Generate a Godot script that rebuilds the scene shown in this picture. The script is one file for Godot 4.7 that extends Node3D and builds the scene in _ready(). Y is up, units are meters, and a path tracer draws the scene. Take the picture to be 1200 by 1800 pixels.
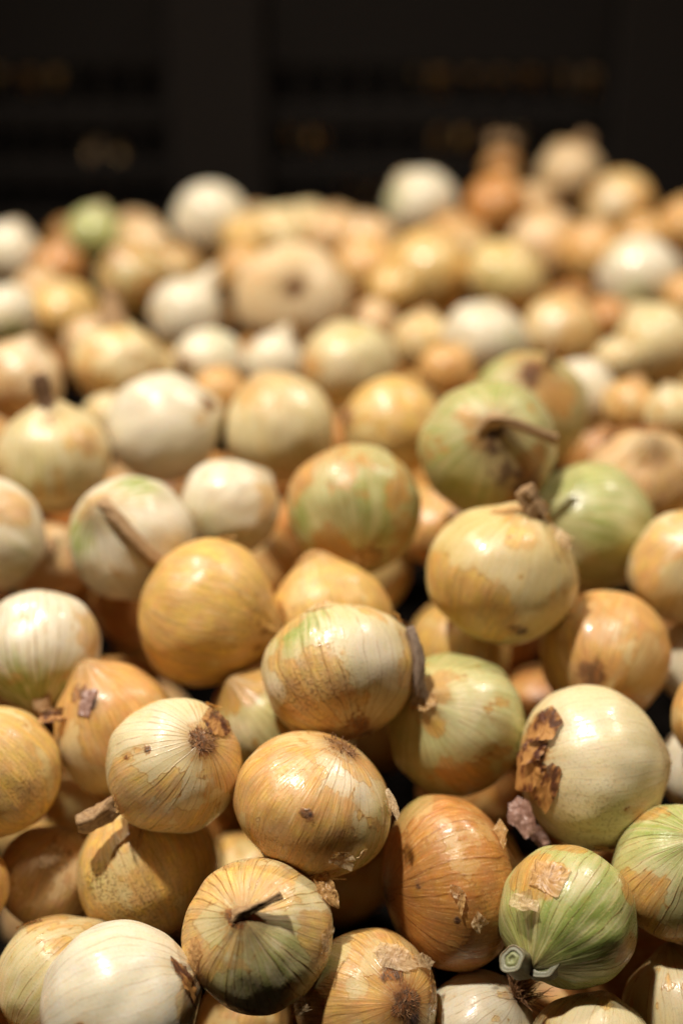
extends Node3D
# A heap of yellow onions in a produce bin, lit by three warm ceiling spots, dark plastic crates behind.

const CAMERA_AT := Vector3(0, 0.72, 0)
const PITCH := 28.0

var taken := {}
var jobs: Array[Dictionary] = []
var pictures: Array = []
var n_skin := FastNoiseLite.new()
var n_fibre := FastNoiseLite.new()
var n_blotch := FastNoiseLite.new()
var n_shape := FastNoiseLite.new()
var fibre_texture: ImageTexture
var paper := {}
var dry := {}

# per kind of onion: pale flesh, second flesh tone, thin inner skin, dry outer skin (sRGB)
const KINDS := {
	"white": [Color(0.93, 0.92, 0.87), Color(0.90, 0.89, 0.79), Color(0.91, 0.86, 0.71), Color(0.87, 0.72, 0.49)],
	"cream": [Color(0.92, 0.89, 0.76), Color(0.87, 0.83, 0.62), Color(0.91, 0.83, 0.59), Color(0.88, 0.70, 0.42)],
	"amber": [Color(0.91, 0.85, 0.66), Color(0.87, 0.77, 0.54), Color(0.89, 0.77, 0.51), Color(0.87, 0.66, 0.37)],
	"gold": [Color(0.91, 0.86, 0.66), Color(0.88, 0.80, 0.55), Color(0.90, 0.79, 0.51), Color(0.88, 0.70, 0.38)],
	"brown": [Color(0.86, 0.74, 0.50), Color(0.81, 0.64, 0.38), Color(0.81, 0.62, 0.36), Color(0.76, 0.51, 0.25)],
	"green": [Color(0.82, 0.82, 0.62), Color(0.73, 0.76, 0.51), Color(0.82, 0.78, 0.52), Color(0.80, 0.60, 0.31)],
	"olive": [Color(0.82, 0.81, 0.61), Color(0.73, 0.74, 0.51), Color(0.78, 0.72, 0.51), Color(0.80, 0.58, 0.31)],
	"blush": [Color(0.92, 0.85, 0.72), Color(0.89, 0.80, 0.63), Color(0.89, 0.78, 0.58), Color(0.84, 0.68, 0.47)],
}

func numbered(called: String) -> String:
	var k: int = taken.get(called, 0)
	taken[called] = k + 1
	return called if k == 0 else "%s_%03d" % [called, k]

func thing(called: String, label: String, category: String, at: Vector3, group := "") -> Node3D:
	var o := Node3D.new()
	o.name = numbered(called)
	add_child(o, true)
	o.position = at
	o.set_meta("label", label)
	o.set_meta("category", category)
	if group != "":
		o.set_meta("group", group)
	return o

func part(called: String, mesh: Mesh, m: Material, parent: Node3D, at := Vector3.ZERO) -> MeshInstance3D:
	var o := MeshInstance3D.new()
	o.name = called
	o.mesh = mesh
	o.material_override = m
	o.position = at
	parent.add_child(o, true)
	return o

func structure(called: String, mesh: Mesh, m: Material, at: Vector3) -> MeshInstance3D:
	var o := part(called, mesh, m, self, at)
	o.set_meta("kind", "structure")
	return o

# --------------------------------------------------------------- camera, light
func camera_and_light() -> void:
	var cam := Camera3D.new()
	cam.name = "camera"
	cam.position = CAMERA_AT
	cam.rotation_degrees = Vector3(-PITCH, 0, 0)
	cam.near = 0.05
	cam.far = 30.0
	var lens := CameraAttributesPhysical.new()
	lens.frustum_focal_length = 33.333
	lens.frustum_focus_distance = 0.715
	lens.exposure_aperture = 1.42
	lens.frustum_near = 0.05
	lens.frustum_far = 30.0
	cam.attributes = lens
	cam.fov = 39.6
	add_child(cam)
	cam.current = true
	var w := WorldEnvironment.new()
	w.name = "environment"
	var e := Environment.new()
	e.background_mode = Environment.BG_COLOR
	e.background_color = Color(0.075, 0.06, 0.048)
	e.tonemap_mode = Environment.TONE_MAPPER_LINEAR
	e.tonemap_exposure = 1.0
	e.sdfgi_enabled = true
	e.ssao_enabled = true
	e.ssil_enabled = true
	w.environment = e
	add_child(w)
	# place, energy, radius, label
	spot(Vector3(-0.66, 2.66, -0.70), 7.9, 0.072, "black ceiling spot lamp straight above the heap")
	spot(Vector3(-1.10, 2.25, -1.70), 2.5, 0.045, "black ceiling spot lamp behind the heap on the left")
	spot(Vector3(1.2, 2.2, -1.60), 2.6, 0.06, "black ceiling spot lamp to the right of the heap")

func spot(at: Vector3, energy: float, radius: float, label: String) -> void:
	var target := Vector3(0.0, 0.26, -1.0)
	var o := thing("spot_lamp", label, "lamp", at, "ceiling spots over the onions")
	o.look_at_from_position(at, target, Vector3(0, 0.1, -1).normalized())
	var st := SurfaceTool.new()
	st.begin(Mesh.PRIMITIVE_TRIANGLES)
	lathe(st, [Vector2(0.001, 0.17), Vector2(0.045, 0.17), Vector2(0.055, 0.15), Vector2(0.075, 0.02), Vector2(0.08, -0.02), Vector2(0.074, -0.02), Vector2(0.068, 0.03), Vector2(0.02, 0.05)], 24)
	st.generate_normals()
	var black := StandardMaterial3D.new()
	black.albedo_color = Color(0.12, 0.12, 0.12)
	black.roughness = 0.5
	black.cull_mode = BaseMaterial3D.CULL_DISABLED
	part("housing", st.commit(), black, o)
	var bulb := StandardMaterial3D.new()
	bulb.albedo_color = Color(1, 0.95, 0.85)
	bulb.emission_enabled = true
	bulb.emission = Color(1.0, 0.88, 0.7)
	bulb.emission_energy_multiplier = 3.0
	var ball := SphereMesh.new()
	ball.radius = radius
	ball.height = radius * 1.2
	part("bulb", ball, bulb, o, Vector3(0, 0, -0.02))
	var l := SpotLight3D.new()
	l.name = "spot_light"
	l.light_color = Color(1.0, 0.958, 0.905)
	l.light_energy = energy
	l.light_size = radius
	l.spot_range = 8.0
	l.spot_attenuation = 2.0
	l.spot_angle = 34.0
	l.spot_angle_attenuation = 0.8
	l.shadow_enabled = true
	o.add_child(l)
	l.position = Vector3(0, 0, -0.02)

func lathe(st: SurfaceTool, profile: Array, n: int) -> void:   # round -z
	for i in profile.size() - 1:
		for k in n:
			var a := TAU * k / n
			var b := TAU * (k + 1) / n
			var p: Vector2 = profile[i]
			var q: Vector2 = profile[i + 1]
			var v := [Vector3(p.x * cos(a), p.x * sin(a), p.y), Vector3(p.x * cos(b), p.x * sin(b), p.y), Vector3(q.x * cos(b), q.x * sin(b), q.y), Vector3(q.x * cos(a), q.x * sin(a), q.y)]
			for j in [0, 1, 2, 0, 2, 3]:
				st.add_vertex(v[j])

# --------------------------------------------------------------- skin textures
func set_up_noise() -> void:
	for pair in [[n_skin, 1.1, 4, 11], [n_fibre, 1.0, 2, 23], [n_blotch, 3.4, 3, 37], [n_shape, 1.1, 2, 41]]:
		var f: FastNoiseLite = pair[0]
		f.noise_type = FastNoiseLite.TYPE_SIMPLEX_SMOOTH
		f.frequency = pair[1]
		f.fractal_octaves = pair[2]
		f.fractal_gain = 0.55
		f.seed = pair[3]

func chance(a: float, b: float) -> float:
	return fposmod(sin(a * 12.9898 + b * 78.233) * 43758.5453, 1.0)

func paint(at: int) -> void:
	var o: Dictionary = jobs[at]
	var w: int = o.px
	var h: int = w / 2
	var bytes := PackedByteArray()
	bytes.resize(w * h * 4)
	var kind: Array = KINDS[o.s]
	var flesh: Color = kind[0]
	var flesh2: Color = kind[1]
	var inner: Color = kind[2]
	var outer: Color = kind[3]
	var tone: float = o.get("tone", 0.0)
	outer = Color(outer.r * (1.0 + tone * 0.6), outer.g * (1.0 + tone), outer.b * (1.0 + tone * 1.2))
	var cov: float = o.cov
	var vein: float = o.vein
	var lines: float = o.nv
	var seed_at: float = o.seed
	var shift := Vector3(seed_at * 3.7, seed_at * 1.3, -seed_at * 2.1)
	var marks: Array = o.m
	var count := marks.size()
	var what := PackedByteArray()
	var where := PackedVector3Array()
	var spread := PackedFloat32Array()
	var much := PackedFloat32Array()
	for mark in marks:
		what.append("sgbpwod".find(mark[0]))
		where.append((mark[1] as Vector3).normalized())
		spread.append(1.0 / (mark[2] * mark[2]))
		much.append(mark[3])
	var sum := PackedFloat32Array()
	sum.resize(7)
	var green := Color(0.58, 0.665, 0.33)
	var orange := Color(0.84, 0.62, 0.36)
	var white := Color(0.95, 0.91, 0.82)
	var brown := Color(0.45, 0.28, 0.13)
	var dark := Color(0.24, 0.155, 0.12)
	var neck_tone := Color(0.62, 0.52, 0.34)
	var neck_wide: float = o.get("neck_wide", 0.28)
	var k := 0
	for y in h:
		var t := PI * (y + 0.5) / h
		var st := sin(t)
		var ct := cos(t)
		var near_neck := exp(-t * t / (neck_wide * neck_wide))
		var near_root := exp(-(PI - t) * (PI - t) / 0.05)
		var near_ends := exp(-t * t / 0.9) + exp(-(PI - t) * (PI - t) / 0.9)
		for x in w:
			var phi := TAU * (x + 0.5) / w
			var cp := cos(phi)
			var sp := sin(phi)
			var n := Vector3(st * cp, ct, st * sp)
			var q := n + shift
			var big := n_skin.get_noise_3d(q.x * 1.25, q.y * 0.85, q.z * 1.25)
			var fib := n_fibre.get_noise_3d(cp * 7.0 + shift.x, t * 0.75, sp * 7.0 + shift.z)
			var fine := n_fibre.get_noise_3d(cp * 26.0 + shift.y, t * 2.6 + 9.0, sp * 26.0 + shift.x)
			var blo := n_blotch.get_noise_3dv(q)
			var grain := n_blotch.get_noise_3d(q.x * 5.0, q.y * 5.0, q.z * 5.0)
			for j in 7:
				sum[j] = 0.0
			for j in count:
				var d := 2.0 * (1.0 - n.dot(where[j])) * spread[j]
				if d < 4.0:
					sum[what[j]] += much[j] * exp(-d)
			var sk := cov + big * 0.95 + fib * 0.10 + blo * 0.07 + sum[0]
			var on := lerpf(smoothstep(-0.32, 0.32, sk), smoothstep(-0.03, 0.03, sk), 0.40)
			var under := smoothstep(-0.35, 0.35, cov * 0.5 + 0.05 - big * 0.7 + blo * 0.4 + sum[0] * 0.5)
			var c := flesh.lerp(flesh2, clampf(0.45 + fib * 0.55 + big * 0.7, 0.0, 1.0))
			c = c.lerp(inner, under * 0.55)
			c = c.lerp(green, clampf(sum[1] * (0.52 + fib * 0.8 + fine * 0.35 + blo * 0.25), 0.0, 0.9))
			c = c.lerp(white, clampf(sum[4] * (0.75 + blo * 0.6), 0.0, 0.9))
			var tint := 0.99 + fib * 0.12 + fine * 0.12 + blo * 0.06
			c = c.lerp(Color(outer.r * tint, outer.g * tint * (1.0 + blo * 0.12), outer.b * tint), clampf(on * (0.74 + blo * 0.18 + fib * 0.22), 0.0, 1.0))
			c = c.lerp(orange, clampf(sum[5] * (0.6 + fib * 0.8), 0.0, 0.85))
			var rim := exp(-sk * sk / 0.0006) * clampf(0.4 + blo * 1.6, 0.0, 1.0)
			c = c.lerp(Color(0.58, 0.36, 0.16), rim * 0.5)
			# veins from neck to root
			var u := phi * lines / TAU + n_shape.get_noise_3d(q.x * 1.3, q.y * 1.3, q.z * 1.3) * 0.28 + fine * 0.02
			var id := floorf(u)
			var rnd := chance(fposmod(id, lines), seed_at)
			var off := absf(u - id - 0.5 + (rnd - 0.5) * 0.5)
			var line := 1.0 - smoothstep(0.0, 0.045 + 0.05 * rnd + 0.07 * near_ends, off)
			line *= (0.35 + 0.65 * rnd) * clampf(0.6 + blo * 1.2 + near_ends * 0.4, 0.0, 1.0)
			var amt := vein * line * 0.85
			c = Color(c.r * (1.0 - 0.34 * amt), c.g * (1.0 - 0.46 * amt), c.b * (1.0 - 0.58 * amt))
			# withered ends, stains, soil
			c = c.lerp(neck_tone, near_neck * clampf(0.6 + fine * 0.8, 0.0, 1.0))
			c = c.lerp(brown, near_root * clampf(0.8 + fine * 0.8, 0.0, 1.0))
			c = c.lerp(Color(0.64, 0.43, 0.21), clampf(sum[2] * (0.45 + fib * 0.5), 0.0, 0.5))
			var bm := smoothstep(0.40, 0.66, sum[2] + blo * 0.6 + grain * 0.2 + fine * 0.15) * minf(1.0, sum[2] * 3.0)
			c = c.lerp(Color(brown.r * (1.0 + fine + grain * 0.7), brown.g * (1.0 + fine + grain * 0.6), brown.b * (1.0 + fine)), bm * 0.8)
			c = c.lerp(Color(0.50, 0.395, 0.355), clampf(sum[3] * (0.55 + fib * 0.4), 0.0, 0.6))
			var pm := smoothstep(0.45, 0.75, sum[3] + blo * 0.45 + fine * 0.3) * minf(1.0, sum[3] * 3.0)
			c = c.lerp(Color(dark.r * (1.0 + fine * 1.3), dark.g * (1.0 + fine * 1.2), dark.b * (1.0 + fine)), pm * minf(0.92, 0.35 + sum[3] * 0.6))
			var soil := smoothstep(0.16, 0.30, grain + sum[6] * 0.16 - 0.06) * (0.10 + 0.45 * minf(1.0, sum[6]))
			c = c.lerp(Color(0.34, 0.23, 0.10), soil * 0.7)
			var fleck := smoothstep(0.34, 0.42, fine * 0.7 - grain * 0.6)
			c = c.lerp(Color(0.93, 0.82, 0.62), fleck * 0.35)
			bytes[k] = clampi(int(c.r * 239.0), 4, 250)
			bytes[k + 1] = clampi(int(c.g * 232.0), 4, 250)
			bytes[k + 2] = clampi(int(c.b * 222.0), 4, 250)
			bytes[k + 3] = clampi(int((0.375 + on * 0.05 + bm * 0.25 + pm * 0.2 + grain * 0.26 + fine * 0.34 + near_neck * 0.2) * 255.0), 30, 250)
			k += 4
	pictures[at] = bytes

func skin_material(bytes: PackedByteArray, w: int) -> StandardMaterial3D:
	var t := ImageTexture.create_from_image(Image.create_from_data(w, w / 2, false, Image.FORMAT_RGBA8, bytes))
	var m := StandardMaterial3D.new()
	m.albedo_texture = t
	m.roughness = 1.0
	m.roughness_texture = t
	m.roughness_texture_channel = BaseMaterial3D.TEXTURE_CHANNEL_ALPHA
	m.heightmap_enabled = true
	m.heightmap_texture = t
	m.heightmap_flip_texture = true
	m.heightmap_scale = 0.09
	m.metallic_specular = 0.55
	m.subsurf_scatter_enabled = true
	m.subsurf_scatter_strength = 0.10
	return m

# --------------------------------------------------------------- onion shapes
func place_on(o: Dictionary, t: float, phi: float) -> Vector3:
	var st := sin(t)
	var ct := cos(t)
	var nk: float = o.neck
	var s: float = o.seed
	var n := Vector3(st * cos(phi), ct, st * sin(phi))
	var r := 1.0 + 0.055 * n_shape.get_noise_3d(n.x + s * 5.1, n.y * 0.7 - s * 2.3, n.z + s) + 0.012 * st * cos(phi * 3.0 + s * 7.0)
	r += 0.022 * exp(-t * t / 0.25) * cos(phi * 9.0 + 2.0 * sin(phi * 2.0 + s)) * minf(1.0, t * 4.0)
	var top := exp(-t * t / 0.075)
	var low := exp(-(PI - t) * (PI - t) / 0.04)
	var wide := pow(st, 0.94)
	return Vector3(wide * cos(phi) * r, (ct * o.h) * (0.5 + 0.5 * r) + nk * top - 0.035 * low, wide * sin(phi) * r)

func bulb_mesh(o: Dictionary, across: int, down: int) -> ArrayMesh:
	var e: float = o.e
	var points := PackedVector3Array()
	for i in down + 1:
		for j in across + 1:
			points.append(place_on(o, clampf(PI * i / down, 0.0005, PI - 0.0005), TAU * (j % across) / across) * e)
	var normals := PackedVector3Array()
	var uv := PackedVector2Array()
	var row := across + 1
	for i in down + 1:
		for j in row:
			var left := points[i * row + (j - 1 if j > 0 else across - 1)]
			var right := points[i * row + (j + 1 if j < across else 1)]
			var above := points[maxi(i - 1, 0) * row + j]
			var below := points[mini(i + 1, down) * row + j]
			var n := (above - below).cross(right - left).normalized()
			if i == 0:
				n = Vector3.UP
			elif i == down:
				n = Vector3.DOWN
			normals.append(n)
			uv.append(Vector2(float(j) / across, float(i) / down))
	var index := PackedInt32Array()
	for i in down:
		for j in across:
			var a := i * row + j
			index.append_array([a, a + row + 1, a + 1, a, a + row, a + row + 1])
	var arrays := []
	arrays.resize(Mesh.ARRAY_MAX)
	arrays[Mesh.ARRAY_VERTEX] = points
	arrays[Mesh.ARRAY_NORMAL] = normals
	arrays[Mesh.ARRAY_TEX_UV] = uv
	arrays[Mesh.ARRAY_INDEX] = index
	var mesh := ArrayMesh.new()
	mesh.add_surface_from_arrays(Mesh.PRIMITIVE_TRIANGLES, arrays)
	return mesh

# a withered neck: wrinkled tube through points given in onion radii
func stem_mesh(path: Array, e: float, s: float) -> ArrayMesh:
	var curve := Curve3D.new()
	var widths := []
	for i in path.size():
		var p := Vector3(path[i][0], path[i][1], path[i][2])
		var before := Vector3(path[maxi(i - 1, 0)][0], path[maxi(i - 1, 0)][1], path[maxi(i - 1, 0)][2])
		var after := Vector3(path[mini(i + 1, path.size() - 1)][0], path[mini(i + 1, path.size() - 1)][1], path[mini(i + 1, path.size() - 1)][2])
		var pull := (after - before) * 0.17
		curve.add_point(p, -pull, pull)
		widths.append(path[i][3])
	var rings := (path.size() - 1) * 5
	var sides := 18
	var st := SurfaceTool.new()
	st.begin(Mesh.PRIMITIVE_TRIANGLES)
	var at := []
	for k in rings + 1:
		var f := float(k) / rings * (path.size() - 1)
		var i := mini(int(f), path.size() - 2)
		var c := curve.sample(i, f - i)
		var c2 := curve.sample(i, minf(f - i + 0.05, 1.0))
		var c1 := curve.sample(i, maxf(f - i - 0.05, 0.0))
		var d := (c2 - c1).normalized()
		var a := d.cross(Vector3(0.31, 0.2, 0.9)).normalized()
		var b := d.cross(a)
		var w: float = lerpf(widths[i], widths[i + 1], f - i)
		var ring := []
		for j in sides:
			var phi := TAU * j / sides
			var fold := 1.0 + 0.22 * sin(phi * 4.0 + s * 3.0 + f * 0.9) + 0.3 * n_shape.get_noise_3d(cos(phi) * 2.2 + s, sin(phi) * 2.2, f * 0.9 + s)
			ring.append((c + (a * cos(phi) + b * sin(phi) * 0.72) * w * fold) * e)
		at.append(ring)
	var tail: Array = []
	for j in sides:   # the frayed end, sunk in the middle
		tail.append(curve.sample(path.size() - 2, 0.9) * e * 0.85 + (at[rings][j] as Vector3) * 0.15)
	at.append(tail)
	for k in at.size() - 1:
		for j in sides:
			var j2 := (j + 1) % sides
			var v := [at[k][j], at[k][j2], at[k + 1][j2], at[k + 1][j]]
			var uv := [Vector2(float(j) / sides * 2.0, k * 0.1), Vector2(float(j + 1) / sides * 2.0, k * 0.1), Vector2(float(j + 1) / sides * 2.0, k * 0.1 + 0.1), Vector2(float(j) / sides * 2.0, k * 0.1 + 0.1)]
			for m in [0, 1, 2, 0, 2, 3]:
				st.set_uv(uv[m])
				st.add_vertex(v[m])
	st.generate_normals()
	return st.commit()

func hairs_mesh(o: Dictionary, count: int, length: float) -> ArrayMesh:
	var rng := RandomNumberGenerator.new()
	rng.seed = int(o.seed * 1000.0) + 7
	var e: float = o.e
	var st := SurfaceTool.new()
	st.begin(Mesh.PRIMITIVE_TRIANGLES)
	for k in count:
		var phi := rng.randf() * TAU
		var out := sqrt(rng.randf()) * (0.16 if length < 0.3 else 0.13)
		var p := Vector3(cos(phi) * out, -o.h - 0.02 + out * 0.2, sin(phi) * out)
		var d := Vector3(cos(phi) * rng.randf_range(0.3, 1.6), -rng.randf_range(0.35, 1.0), sin(phi) * rng.randf_range(0.3, 1.6)).normalized()
		if length > 0.3:
			d = (d + Vector3(rng.randf_range(-0.7, 0.7), -0.5, rng.randf_range(-0.7, 0.7))).normalized()
		var steps := 5
		var len := length * rng.randf_range(0.35, 1.0)
		var w := rng.randf_range(0.007, 0.014) * (1.0 if length < 0.3 else 1.25)
		var last := []
		for i in steps + 1:
			var f := float(i) / steps
			var a := d.cross(Vector3(0.4, 0.3, 0.86)).normalized()
			var b := d.cross(a)
			var ring := []
			for j in 4:
				ring.append((p + (a * cos(TAU * j / 4.0) + b * sin(TAU * j / 4.0)) * w * (1.0 - 0.75 * f)) * e)
			if i > 0:
				for j in 4:
					for v in [last[j], last[(j + 1) % 4], ring[(j + 1) % 4], last[j], ring[(j + 1) % 4], ring[j]]:
						st.set_uv(Vector2(j * 0.25, f))
						st.add_vertex(v)
			last = ring
			p += d * len / steps
			d = (d + Vector3(rng.randf_range(-0.5, 0.5), rng.randf_range(-0.35, 0.5), rng.randf_range(-0.5, 0.5))).normalized()
	st.generate_normals()
	return st.commit()

# distance to the torn outline: straight tears between a few corners, with small nicks
func torn(a: float, s: float) -> float:
	var corners := 4 + int(chance(s, 8.8) * 3.0)
	var step := TAU / corners
	var u := fposmod(a + s, TAU) / step
	var i := floorf(u)
	var r0 := 0.78 + 0.5 * chance(i, s + 0.5)
	var r1 := 0.78 + 0.5 * chance(fposmod(i + 1.0, corners), s + 0.5)
	var f := (u - i) * step
	# the straight line between both corners, in polar form
	var edge := r0 * r1 * sin(step) / (r0 * sin(f) + r1 * sin(step - f))
	return edge * (1.0 + 0.08 * n_shape.get_noise_3d(cos(a) * 4.0, sin(a) * 4.0 + s * 4.0, s * 2.0) + 0.03 * n_shape.get_noise_3d(cos(a) * 19.0, sin(a) * 19.0, s))

# a torn rag of dry skin that follows the bulb and curls off it at one side
func flake_mesh(o: Dictionary, dir: Vector3, along: Vector3, w: float, h: float, lift: float, s: float) -> ArrayMesh:
	var e: float = o.e
	var side := dir.cross(along).normalized()
	var rings := 7
	var sectors := 60
	var curl := chance(s, 3.1) * TAU
	var grid := []
	for i in rings + 1:
		var row := []
		for j in sectors:
			var a := TAU * j / sectors
			var rag := torn(a, s)
			var f := float(i) / rings
			var x := cos(a) * w * rag * f
			var y := sin(a) * h * rag * f
			var d := (dir + along * x + side * y).normalized()
			var base := place_on(o, acos(clampf(d.y, -1.0, 1.0)), atan2(d.z, d.x))
			var toward := (cos(a - curl) * f * rag * 0.5 + 0.5)
			var up := 0.006 + 0.014 * f + lift * (maxf(0.0, toward) ** 2.0) + 0.035 * f * n_shape.get_noise_3d(x * 7.0 + s, y * 7.0, s) + 0.02 * f * n_shape.get_noise_3d(x * 16.0, y * 16.0 + s, s) + 0.07 * lift * f * n_shape.get_noise_3d(cos(a) * 4.0, sin(a) * 4.0, s * 3.0)
			row.append((base + d * maxf(up, 0.004)) * e)
		grid.append(row)
	return rag_mesh(grid)

func rag_mesh(grid: Array) -> ArrayMesh:
	var st := SurfaceTool.new()
	st.begin(Mesh.PRIMITIVE_TRIANGLES)
	var rings := grid.size() - 1
	var sectors: int = grid[0].size()
	for i in rings:
		for j in sectors:
			var j2 := (j + 1) % sectors
			var v := [grid[i][j], grid[i][j2], grid[i + 1][j2], grid[i + 1][j]]
			var a := TAU * j / sectors
			var b := TAU * (j + 1) / sectors
			var f := float(i) / rings
			var g := float(i + 1) / rings
			var uv := [Vector2(cos(a), sin(a)) * f, Vector2(cos(b), sin(b)) * f, Vector2(cos(b), sin(b)) * g, Vector2(cos(a), sin(a)) * g]
			for m in [0, 1, 2, 0, 2, 3]:
				st.set_uv(uv[m] * 0.5 + Vector2(0.5, 0.5))
				st.add_vertex(v[m])
	st.generate_normals()
	return st.commit()

# the round cut end of a green stem with its rings
func cut_stem(o: Node3D, from: Vector3, to: Vector3, r: float, e: float) -> void:
	var d := (to - from).normalized()
	var a := d.cross(Vector3(0.2, 0.9, 0.3)).normalized()
	var b := d.cross(a)
	var profiles := [
		["cut_stem", [[0.0, 1.15], [0.5, 1.0], [0.93, 0.97], [0.99, 1.0], [1.0, 0.93], [0.975, 0.86]], Color(0.50, 0.48, 0.37)],
		["stem_ring", [[0.975, 0.86], [0.965, 0.80], [0.99, 0.72], [0.975, 0.58], [0.94, 0.55]], Color(0.62, 0.62, 0.53)],
		["stem_core", [[0.94, 0.55], [0.955, 0.46], [0.985, 0.40], [0.97, 0.25], [0.93, 0.2], [0.93, 0.0]], Color(0.60, 0.62, 0.43)],
	]
	for pr in profiles:
		var st := SurfaceTool.new()
		st.begin(Mesh.PRIMITIVE_TRIANGLES)
		var rows := []
		for q in pr[1]:
			var ring := []
			for j in 40:
				var phi := TAU * j / 40.0
				var wob := 1.0 + 0.10 * sin(phi * 2.0 + r * 30.0) + 0.05 * sin(phi * 5.0 + 1.0)
				ring.append((from + (to - from) * q[0] + (a * cos(phi) + b * sin(phi) * 0.88) * r * q[1] * wob) * e)
			rows.append(ring)
		for i in rows.size() - 1:
			for j in 40:
				var j2 := (j + 1) % 40
				for v in [[i, j], [i, j2], [i + 1, j2], [i, j], [i + 1, j2], [i + 1, j]]:
					st.set_uv(Vector2(v[1] / 10.0, v[0] * 0.3))
					st.add_vertex(rows[v[0]][v[1]])
		st.generate_normals()
		var m := StandardMaterial3D.new()
		m.albedo_color = pr[2]
		m.cull_mode = BaseMaterial3D.CULL_DISABLED
		m.albedo_texture = fibre_texture
		m.roughness = 0.5
		m.subsurf_scatter_enabled = true
		m.subsurf_scatter_strength = 0.1
		part(pr[0], st.commit(), m, o)

func frame_for(axis: Vector3) -> Basis:
	var y := axis.normalized()
	var x := y.cross(Vector3(0, 0, 1) if absf(y.z) < 0.9 else Vector3(1, 0, 0)).normalized()
	return Basis(x, y, x.cross(y))

func build_onion(o: Dictionary, skin: Material) -> Node3D:
	var root := thing("onion", o.l, "onion", o.p, o.get("g", "onions heaped in the bin"))
	root.basis = frame_for(o.a)
	var near: bool = o.q > 0
	part("bulb", bulb_mesh(o, 88 if near else 48, 56 if near else 30), skin, root)
	var k := 0
	for path in o.get("stem", []):
		k += 1
		part("dry_neck", stem_mesh(path, o.e, o.seed + k), dry[o.get("tint", "tan")], root)
	for f in o.get("f", []):
		k += 1
		part("skin_flake", flake_mesh(o, f[0], f[1], f[2], f[3], f[4], o.seed + k * 1.7), paper[f[5]], root)
	if o.has("roots"):
		part("root_tuft", hairs_mesh(o, o.roots, o.get("rootlen", 0.1)), dry["root"], root).set_meta("kind", "stuff")
	for c in o.get("cut", []):
		cut_stem(root, c[0], c[1], c[2], o.e)
	return root

func dry_materials() -> void:
	var f := FastNoiseLite.new()
	f.seed = 77
	f.frequency = 0.02
	f.fractal_octaves = 4
	var im := Image.create(256, 256, false, Image.FORMAT_RGB8)
	for y in 256:
		for x in 256:
			var v := 0.92 + 0.12 * f.get_noise_2d(x * 9.0, y * 0.4) + 0.16 * f.get_noise_2d(x * 1.0 + 400.0, y * 1.0)
			v -= 0.16 * smoothstep(0.18, 0.3, f.get_noise_2d(x * 2.4 + 90.0, y * 0.12 + 50.0))
			v = clampf(v, 0.15, 1.0)
			im.set_pixel(x, y, Color(v, v * v * 0.25 + v * 0.75, v * v * 0.4 + v * 0.6))
	fibre_texture = ImageTexture.create_from_image(im)
	for y in 256:
		for x in 256:
			var b := 0.5 + 1.1 * f.get_noise_2d(x * 0.45 + 900.0, y * 0.28) + 0.35 * f.get_noise_2d(x * 4.0, y * 0.3 + 300.0)
			var k := smoothstep(0.1, 0.9, b)
			im.set_pixel(x, y, Color(0.42, 0.26, 0.16).lerp(Color(0.98, 0.93, 0.85), k))
	var blotched := ImageTexture.create_from_image(im)
	var tones := {"tan": Color(0.92, 0.76, 0.50, 0.72), "pale": Color(0.97, 0.88, 0.70, 0.62), "brown": Color(0.74, 0.56, 0.33, 0.82), "purple": Color(0.72, 0.58, 0.52, 0.92)}
	for key in tones:
		var m := StandardMaterial3D.new()
		m.albedo_color = tones[key]
		m.cull_mode = BaseMaterial3D.CULL_DISABLED
		m.albedo_texture = fibre_texture
		m.roughness = 0.36
		m.transparency = BaseMaterial3D.TRANSPARENCY_ALPHA
		if key == "brown":
			m.albedo_texture = blotched
			m.roughness = 0.6
		m.backlight_enabled = true
		m.backlight = Color(tones[key], 1.0) * (0.8 if key != "brown" else 0.2)
		paper[key] = m
	var stems := {"tan": Color(0.70, 0.57, 0.40), "dark": Color(0.50, 0.38, 0.27), "root": Color(0.62, 0.46, 0.30), "grey": Color(0.58, 0.50, 0.42)}
	for key in stems:
		var m := StandardMaterial3D.new()
		m.albedo_color = stems[key]
		m.cull_mode = BaseMaterial3D.CULL_DISABLED
		m.albedo_texture = fibre_texture
		m.roughness = 0.7
		m.heightmap_enabled = true
		m.heightmap_texture = fibre_texture
		m.heightmap_scale = 0.05
		dry[key] = m

# a loose scrap of dry skin between the onions
func scrap(label: String, at: Vector3, normal: Vector3, along: Vector3, w: float, h: float, curl: float, tone: String, s: float) -> void:
	var o := thing("dry_skin_scrap", label, "onion skin", at, "loose dry skins in the heap")
	var n := normal.normalized()
	var x := (along - n * along.dot(n)).normalized()
	var y := n.cross(x)
	for piece in 2:
		var grid := []
		var ss := s + piece * 3.3
		for i in 9:
			var row := []
			for j in 48:
				var a := TAU * j / 48.0
				var f := i / 8.0
				var rag := torn(a, ss)
				var u := cos(a) * f * rag * (1.0 if piece == 0 else 0.7) + piece * 0.45
				var v := sin(a) * f * rag * (1.0 if piece == 0 else 0.8)
				var up := curl * v * v * 0.8 - curl * 0.5 * u * u + 0.35 * n_shape.get_noise_3d(u * 1.3 + ss, v * 1.3, ss) + 0.03 * n_shape.get_noise_3d(u * 5.0, v * 2.0, ss) + piece * (0.12 - 0.5 * v)
				row.append(x * u * w + y * v * h + n * up * minf(w, h))
			grid.append(row)
		part("skin_flake", rag_mesh(grid), paper[tone], o)

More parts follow.
